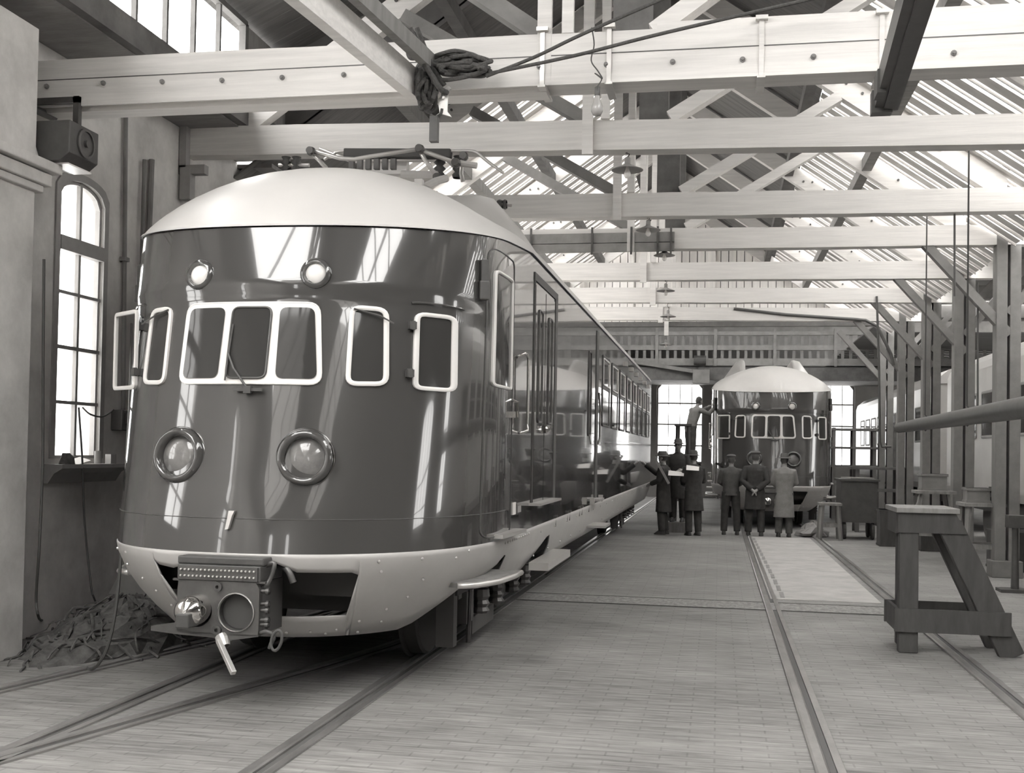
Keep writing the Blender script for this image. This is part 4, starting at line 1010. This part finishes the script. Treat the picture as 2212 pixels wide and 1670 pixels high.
# scrap heap
hp = MB(); rnd = random.Random(5); cx, cy = -5.0, 8.85
rows = []
for i in range(9):
    r_ = 1-i/8
    rows.append([(cx+math.cos(2*PI*k/26)*.62*r_*(1+rnd.uniform(-.12, .12)), cy+math.sin(2*PI*k/26)*1.15*r_*(1+rnd.uniform(-.12, .12)), .34*(1-r_**1.6)+rnd.uniform(0, .06)*(i > 0)) for k in range(26)])
hp.grid(rows, closed_u=True)
for i in range(230):
    a, rr_ = rnd.random()*2*PI, math.sqrt(rnd.random()); x, y = cx+.62*rr_*math.cos(a), cy+1.15*rr_*math.sin(a); z = .34*(1-rr_**1.6)+.03
    pts = []; dx, dy = rnd.uniform(-.1, .1), rnd.uniform(-.15, .15)
    for k in range(4): pts.append((x+dx*k+rnd.uniform(-.03, .03), y+dy*k+rnd.uniform(-.03, .03), max(.01, z+rnd.uniform(-.03, .05)-.03*k)))
    hp.tube(pts, rnd.uniform(.005, .014), 5, smooth=2)
tag(hp.build('scrap_heap', M['scrap']), 'dark heap of tangled scrap wire and swarf on the floor by the left wall', 'scrap heap', kind='stuff')
tag(MB().prism([(-5.55, 9.5, .30), (-5.20, 9.5, .28), (-5.10, 9.5, .45), (-5.27, 9.5, .62), (-5.42, 9.5, .55)], (0, .03, 0)).build('metal_sheet', M['beamg']), 'torn grey sheet standing up out of the scrap heap', 'metal sheet')
e = empty('low_stool', (-4.75, 9.6, 0), 'small dark stool between the scrap heap and the near train', 'stool')
MB().box((0, 0, .42), (.34, .30, .05)).build('seat', M['woodd'], e)
for sx in (-1, 1):
    for sy in (-1, 1): MB().bar((sx*.12, sy*.1, .4), (sx*.15, sy*.13, 0), .05, .05).build('leg', M['woodd'], e)
for i, (x, y, a, l) in enumerate(((-4.55, 9.2, .3, .5), (-4.4, 9.5, -.2, .4))):
    tag(MB().box((x, y, .05+.0*i), (l, .12, .09), rz=a).build('timber_offcut', M['woodm']), ('short pale timber offcut beside the scrap heap', 'timber offcut lying behind the other, by the near train')[i], 'timber')

# ------------------------------------------------------------------ foreground trestle
e = empty('trestle', (1.55, 10.17, 0), 'large dark wooden trestle standing over the rail in the right foreground', 'trestle')
for dy, t in ((0, .0), (.46, .05)):
    MB().bar((.085+t, dy, 0), (.085+t, dy, 1.06), .16, .11, up=(0, 1, 0)).build('leg', M['woodd'], e, bevel=.008)
    MB().bar((.94, dy, 0), (.42, dy, 1.12), .20, .10, up=(0, 1, 0)).build('leg', M['woodd'], e, bevel=.008)
    MB().prism([(-.01, dy-.07, 1.22), (.46, dy-.07, 1.22), (.56, dy-.07, 1.04), (-.01, dy-.07, 1.04)], (0, .03, 0)).build('apron', M['woodd'], e)
    MB().box((.44, dy-.07 if dy == 0 else dy+.07, .285), (.95, .03, .20)).build('cross_rail', M['woodd'], e)
MB().box((.23, .23, 1.235), (.52, .66, .045)).build('top_board', M['woodm'], e, bevel=.006)
MB().box((-.005, .23, .285), (.03, .5, .20)).build('end_rail', M['woodd'], e); MB().box((-.005, .23, 1.12), (.03, .5, .18)).build('end_rail', M['woodd'], e)

# slung pole
n0, f0 = P(2290, 868, Y=8.6), P(1943, 924, Y=19.0)
e = empty('slung_pole', f0, 'thick dark pole slung on wires at eye level beyond the trestle on the right', 'pole')
pr = MB().tube([Vector((0, 0, 0)), n0-f0], [.085, .095], 20); pr.build('pole', M['dsteel'], e, smooth=True, angle=40)
for u, v, y in ((2128, 893, None), (2112, 895, None)):
    pass
for t, du in ((.30, 0), (.62, 0)):
    c = (n0-f0)*t; MB().tube([c+Vector((0, 0, -.1)), c+Vector((.1, 0, 0)), c+Vector((0, 0, .12)), c+Vector((0, 0, 3.1))], .010, 6).build('sling_wire', M['cable'], e)

# conduits under the far beams
tag(MB().tube([P(1585, 667, Y=25.82), P(1700, 680, Y=25.82), P(1850, 690, Y=25.82), P(1870, 692, Y=25.82), P(1895, 705, Y=25.82), P(1925, 765, Y=25.82), P(1930, 790, Y=25.82)], .035, 8).build('conduit', M['dsteel']), 'dark conduit running along the seventh tie beam and down the far post', 'pipe')
tag(MB().tube([P(1894, 640, Y=22.81), P(1899, 800, Y=22.81), P(1901, 955, Y=22.81), P(1905, 965, Y=22.81), P(1925, 965, Y=22.81)], .022, 8).build('conduit', M['dsteel']), 'thin vertical rod hanging left of the timber posts', 'pipe')
for i, (u, y) in enumerate(((2062, BY[2]), (2112, BY[3]))):
    a, b = P(u, 462 if i == 0 else 610, Y=y), P(u, 640 if i == 0 else 880, Y=y)
    tag(MB().tube([a, b], .014, 6).build('hanging_rod', M['dsteel']), ('thin rod hanging from the third tie beam near its right end', 'dark wire hanging in front of the nearest timber post')[i], 'rod')

# ------------------------------------------------------------------ people
def person(name_lab, x, y, rz, h=1.75, coat='coatd', hem=.50, hat='trilby', arms='down', lean=0, legs='coatd', z0=0, spread=.10, head_tilt=.0, holdp=None):
    e = empty('person', (x, y, z0), name_lab, 'person', None, rz); k = h/1.78
    V = lambda a, b, c: Vector((a*k, (b - lean*max(c-.9, 0))*k, c*k))
    # arms: forward is -y
    A = {'down': ((.235, .0, 1.15), (.25, -.05, .88)), 'front': ((.25, -.02, 1.16), (.12, -.24, 1.08)), 'back': ((.26, .10, 1.14), (.05, .17, .96)),
         'reach': ((.26, -.26, 1.30), (.18, -.50, 1.50)), 'paper': ((.25, -.04, 1.14), (.14, -.30, 1.12)), 'point': ((.30, -.20, 1.22), (.34, -.44, 1.12))}
    la, ra = (arms if isinstance(arms, tuple) else (arms, arms))
    body = MB(); ct = MB(); tz = MB()
    body.tube([V(0, 0, .88), V(0, 0, 1.0), V(0, -.01, 1.15), V(0, .0, 1.3), V(0, .01, 1.42), V(0, .0, 1.49), V(0, -.015, 1.56)], [.10*k, .10*k, .10*k, .11*k, .085*k, .055*k, .05*k], 12)
    hc = V(0, -.03-head_tilt*.3, 1.645-head_tilt*.1)
    body.loft([(hc+Vector((0, .0, -.115))*k, .035*k, .045*k), (hc+Vector((0, -.01, -.09))*k, .056*k, .07*k), (hc+Vector((0, 0, -.03))*k, .07*k, .09*k), (hc+Vector((0, .005, .03))*k, .077*k, .098*k), (hc+Vector((0, .01, .08))*k, .066*k, .085*k), (hc+Vector((0, .01, .115))*k, .03*k, .04*k)], n=16)
    body.lathe([(.014*k, 0), (.011*k, .02*k), (.003*k, .045*k)], hc+Vector((0, -.105, -.035))*k, (0, .25, 1), 8)
    for s in (-1, 1): body.lathe([(0, -.01*k), (.026*k, -.008*k), (.022*k, .01*k), (0, .01*k)], hc+Vector((s*.078, .01, -.01))*k, (s, 0, 0), 10)
    for s, kind in ((-1, la), (1, ra)):
        el, wr = A[kind]; S_ = V(s*.185, .01, 1.40); E_ = V(s*el[0], el[1], el[2]); W_ = V(s*wr[0], wr[1], wr[2])
        body.tube([S_, E_, W_], [.05*k, .04*k, .028*k], 10)
        ct.tube([V(s*.12, .01, 1.40), S_, S_.lerp(E_, .5), E_, E_.lerp(W_, .5), W_.lerp(E_, .06)], [.07*k, .078*k, .07*k, .062*k, .058*k, .054*k], 12)
        d = (W_-E_).normalized(); sd = d.cross(Vector((0, 0, 1))); sd = sd.normalized() if sd.length > .1 else Vector((0, 1, 0)); up_ = sd.cross(d)
        body.tube([W_, W_+d*.04*k, W_+d*.08*k], [.028*k, .036*k, .034*k], 10)
        for j, ln in enumerate((.062, .075, .08, .07)):
            b_ = W_+d*.08*k+sd*(j-1.5)*.021*k; body.tube([b_-d*.02*k, b_+d*ln*.55*k-up_*.008*k, b_+d*ln*k-up_*.03*k], [.0105*k, .0095*k, .008*k], 6)
        body.tube([W_+d*.02*k-sd*.02*k*s, W_+d*.06*k-sd*.052*k*s, W_+d*.09*k-sd*.058*k*s-up_*.01*k], [.013*k, .011*k, .009*k], 6)
        hip, kn, an = V(s*.095, 0, .90), V(s*spread*1.0, -.02, .48), V(s*spread*1.1, .02, .07)
        body.tube([hip, kn, an], [.085*k, .055*k, .04*k], 12)
        tz.tube([hip+Vector((0, 0, .05)), hip.lerp(kn, .5), kn, kn.lerp(an, .5), an+Vector((0, 0, .01))], [.105*k, .098*k, .082*k, .078*k, .075*k], 14)
        sh = MB().loft([(an+Vector((0, -.05, -.07))*k, .048*k, .13*k), (an+Vector((0, -.05, -.05))*k, .05*k, .135*k), (an+Vector((0, -.03, -.01))*k, .044*k, .10*k), (an+Vector((0, .005, .05))*k, .045*k, .055*k)], n=16)
        sh.build('shoe', M['shoe'], e, smooth=True, angle=50)
    tz.lathe([(.12*k, 0), (.155*k, .03*k), (.155*k, .14*k), (.12*k, .2*k)], V(0, 0, .84), (0, 0, 1), 16)
    tz.build('trousers', M[legs], e, remesh=.014)
    body.build('body', M['skin'], e, remesh=.0075)
    if hem < .8:
        rings = [(V(0, .01, hem), .225*k, .165*k), (V(0, .01, (hem+.95)/2), .205*k, .155*k), (V(0, 0, .95), .19*k, .145*k), (V(0, 0, 1.1), .182*k, .135*k), (V(0, 0, 1.25), .205*k, .145*k), (V(0, .01, 1.36), .215*k, .135*k), (V(0, .01, 1.42), .185*k, .11*k), (V(0, .01, 1.465), .11*k, .085*k), (V(0, .0, 1.50), .07*k, .07*k)]
    else:
        rings = [(V(0, .0, hem), .185*k, .14*k), (V(0, 0, 1.05), .175*k, .13*k), (V(0, 0, 1.25), .20*k, .14*k), (V(0, .01, 1.36), .21*k, .13*k), (V(0, .01, 1.42), .18*k, .11*k), (V(0, .01, 1.465), .11*k, .085*k), (V(0, .0, 1.50), .07*k, .07*k)]
    ct.loft(rings, n=22); ct.build('coat', M[coat], e, remesh=.015)
    if hat == 'trilby':
        hb_ = hc+Vector((0, 0, .045))*k; U = lambda z: hb_+Vector((0, 0, z))*k
        MB().loft([(U(0), .09*k, .11*k), (U(-.012), .14*k, .165*k), (U(-.006), .142*k, .167*k), (U(.012), .09*k, .11*k), (U(.07), .085*k, .103*k), (U(.105), .055*k, .085*k), (U(.095), .02*k, .05*k)], n=20).build('hat', M['felt'], e, smooth=True, angle=50)
    elif hat == 'cap':
        hb_ = hc+Vector((0, 0, .05))*k
        MB().loft([(hb_, .086*k, .106*k), (hb_+Vector((0, 0, .04)), .105*k, .125*k), (hb_+Vector((0, 0, .065)), .08*k, .10*k), (hb_+Vector((0, 0, .075)), .03*k, .04*k)], n=18).box(hb_+Vector((0, -.12, .01)), (.13*k, .09*k, .012*k), rx=.3).build('cap', M['felt'], e, smooth=True, angle=50)
    hr_ = MB().loft([(hc+Vector((0, .028, -.06))*k, .066*k, .075*k), (hc+Vector((0, .022, 0))*k, .083*k, .092*k), (hc+Vector((0, .018, .05))*k, .081*k, .092*k), (hc+Vector((0, .015, .10))*k, .06*k, .075*k), (hc+Vector((0, .012, .128))*k, .02*k, .03*k)], n=16); hr_.build('hair', M['hair'], e, smooth=True, angle=60)
    for s in (-1, 1): MB().lathe([(0, 0), (.010*k, .002), (.006*k, .006)], hc+Vector((s*.03, -.092, .005))*k, (0, -1, 0), 8).build('eye', M['shoe'], e)
    MB().box(hc+Vector((0, -.088, -.065))*k, (.045*k, .01*k, .007*k)).build('mouth', M['scrap'], e)
    return e
N = PI   # facing away from the camera (+Y)
person('person in long dark overcoat closest to the near train, one arm stretched towards it', -1.13, 23.6, -PI/2-.3, 1.74, 'coatd', .48, 'trilby', ('reach', 'front'))
person('person with a dark hat head and shoulders above the group, looking down at papers', -.86, 24.5, -.2, 1.80, 'coatd', .5, 'trilby', 'paper', z0=.22)
tag(MB().box((-.86, 24.5, .11), (.6, .5, .22)).build('wooden_crate', M['woodm']), 'low crate under the person who stands above the group', 'crate')
person('person in dark overcoat and hat at the right end of the group reading papers', -.50, 23.55, N+.5, 1.77, 'coatd', .52, 'trilby', ('paper', 'front'))
person('person in short dark jacket seen from behind, left of three at the far train', .27, 24.1, N, 1.72, 'coatm', .86, 'cap', 'front', legs='coatd', spread=.13)
person('person in a dark coat with hands clasped behind the back, middle of the three', .77, 24.0, N-.1, 1.80, 'coatd', .55, 'cap', 'back', spread=.12)
person('person in a long light grey dust coat seen from behind, at the far train', 1.36, 23.9, N+.05, 1.74, 'coatl', .42, 'trilby', 'front', legs='coatm')
person('person in pale overalls on a high platform working on the side of the far train', -.68, 27.4, N-.9, 1.60, 'coatl', .8, None, 'reach', lean=.35, legs='coatm', z0=1.52)
for lab, (x, y, z), rz in (('white open drawing sheet held low by the group of men', (-.86, 23.35, 1.30), .3), ('narrow white sheet held by the person at the right end of the group', (-.52, 23.25, 1.42), -.1)):
    w_ = .32 if 'open' in lab else .26
    tag(MB().add([(x-w_/2, y-.1, z-.05), (x+w_/2, y-.1, z-.06), (x+w_/2, y+.1, z+.02), (x-w_/2, y+.1, z+.05)], [(0, 1, 2, 3)]).build('paper_sheet', M['paper'], solid=.002), lab, 'paper')
tag(MB().bar(P(1412, 985, Y=23.3), P(1445, 1045, Y=23.3), .05, .05).build('paper_roll', M['frame']), 'pale rolled drawing slanting between the near train and the group', 'paper roll')
# platform for the worker
def trestle_table(x, y, w_, d_, h_, lab, m_='woodm', cat='stand', nm='work_platform'):
    e = empty(nm, (x, y, 0), lab, cat)
    MB().box((0, 0, h_-.025), (w_, d_, .05)).build('top_board', M[m_], e)
    for sx in (-1, 1):
        for sy in (-1, 1): MB().bar((sx*(w_/2-.07), sy*(d_/2-.06), h_-.05), (sx*(w_/2-.02), sy*(d_/2-.02), 0), .06, .06).build('leg', M[m_], e)
    for sy in (-1, 1): MB().box((0, sy*(d_/2-.05), h_*.4), (w_-.05, .03, .07)).build('stretcher', M[m_], e)
    return e
trestle_table(-.78, 27.4, .75, 1.2, 1.52, 'tall platform beside the far train under the person in overalls', 'woodd')
trestle_table(-.80, 25.6, .38, .34, 2.38, 'tall narrow dark stool standing in front of the far arched window', 'woodd', 'stool', 'tall_stool')

# ------------------------------------------------------------------ clutter right of the far train
e = empty('tool_cart', (2.85, 24.2, 0), 'big dark box cart standing right of the far train', 'cart')
MB().box((0, 0, .78), (.72, 1.0, .85)).box((0, 0, 1.22), (.80, 1.08, .04)).build('box', M['dsteel'], e); MB().box((0, -.1, 1.26), (.5, .5, .03), rz=.3).build('lid', M['frame'], e)
for sx in (-1, 1):
    for sy in (-1, 1): MB().lathe([(0, -.03), (.17, -.03), (.18, 0), (.17, .03), (0, .03)], (sx*.28, sy*.35, .18), (1, 0, 0), 18).build('wheel', M['black'], e)
trestle_table(2.25, 23.6, .45, .5, .75, 'low light table between the far train and the dark cart', 'woodm', 'table', 'low_table')
rnd = random.Random(9); cr = MB(); rows = []
for i in range(7):
    r_ = 1-i/6; rows.append([(1.98+.33*r_*math.cos(2*PI*k/14)*(1+rnd.uniform(-.3, .3)), 24.3+.3*r_*math.sin(2*PI*k/14)*(1+rnd.uniform(-.3, .3)), .02+.30*(1-r_**1.5)+rnd.uniform(-.03, .05)*(i > 0)) for k in range(14)])
cr.grid(rows, closed_u=True); tag(cr.build('crumpled_sheet', M['frame']), 'pale crumpled sheet heaped on the floor by the far train', 'sheet')
# racks
def rack(x, y, w_, h_, nz, nx, lab, m_='beamg', d_=.5):
    e = empty('timber_rack', (x, y, 0), lab, 'rack')
    for i in range(nx+1):
        for s in (0, 1): MB().box((-w_/2+w_*i/nx, s*d_, h_/2), (.09, .06, h_)).build('upright', M[m_], e)
    for j in range(nz): MB().box((0, d_/2, .45+j*(h_-.5)/max(nz-1, 1)), (w_+.3, d_+.1, .06)).build('shelf', M[m_], e)
rack(3.9, 31.5, 1.6, 2.5, 5, 3, 'tall open timber rack behind the cart, in front of the pale carriage')
rack(3.55, 26.2, .9, 1.5, 3, 1, 'lower dark timber rack between cart and posts', 'beamd')
# benches and boxes between the posts
e = empty('a_frame_trestle', (3.55, 19.6, 0), 'slim pale legged trestle table standing left of the timber posts', 'trestle')
MB().box((0, .0, 1.13), (.62, .6, .05)).build('top_board', M['woodm'], e)
for sx in (-1, 1):
    for sy in (-1, 1): MB().bar((sx*.22-.02, sy*.2, 1.1), (sx*.42-.05, sy*.25, 0), .05, .05).build('leg', M['woodm'], e)
MB().box((0, -.22, .45), (.7, .03, .09)).build('stretcher', M['woodm'], e)
trestle_table(3.9, 17.4, .75, .6, 1.05, 'work table with pale edge standing beside the nearest timber post', 'woodm', 'table', 'work_table')
def crate(x, y, z, d, lab, m_='woodd', rz=0):
    e = MB().box((x, y, z+d[2]/2), d, rz=rz); e.box((x, y, z+d[2]-.02), (d[0]+.03, d[1]+.03, .04), rz=rz).box((x, y, z+.02), (d[0]+.02, d[1]+.02, .04), rz=rz)
    tag(e.build('crate', M[m_]), lab, 'crate')
crate(3.55, 19.7, 1.155, (.4, .35, .28), 'dark crate on top of the slim trestle table', 'beamg')
crate(3.75, 17.4, 1.05, (.32, .3, .22), 'square box on the work table by the nearest post', 'beamg')
crate(4.5, 15.6, 0, (.8, .7, .95), 'large dark crate right of the nearest timber post')
crate(4.0, 21.6, 0, (.7, .6, .8), 'dark crate on the floor between the first and second timber posts')
crate(3.3, 22.4, 0, (.5, .5, .7), 'dark crate standing behind the slim trestle')
crate(4.55, 18.3, 0, (.7, .9, .6), 'dark crate behind the row of posts under the carriage')
e = empty('tin_drum', (4.02, 17.35, 1.05), 'small drum with pale band on the work table', 'drum')
MB().lathe([(0, 0), (.11, 0), (.11, .24), (0, .24)], n=22).build('drum', M['dsteel'], e); MB().lathe([(.112, .09), (.114, .09), (.114, .15), (.112, .15)], n=22).build('band', M['frame'], e)
for i in range(2):
    tag(MB().box((4.25+.15*i, 14.3+.9*i, .06+.02*(i % 2)), (.9, .24, .12+.02*i), rz=.12*i-.2).build('timber_baulk', M['woodm' if i % 2 else 'beamg']), ('nearer timber baulk lying on the floor right of the trestle', 'farther timber baulk lying on the floor right of the trestle')[i], 'timber', 'timber baulks on the floor by the posts')
e = empty('drill_stand', (3.75, 15.2, 0), 'small machine stand on the floor seen between the trestle legs', 'machine')
MB().box((0, 0, .02), (.4, .3, .04)).build('base', M['dsteel'], e); MB().lathe([(.05, 0), (.04, .5), (.04, .9), (0, .9)], (0, 0, .04)).build('column', M['dsteel'], e); MB().box((.05, 0, .9), (.3, .2, .16)).build('head', M['dsteel'], e)
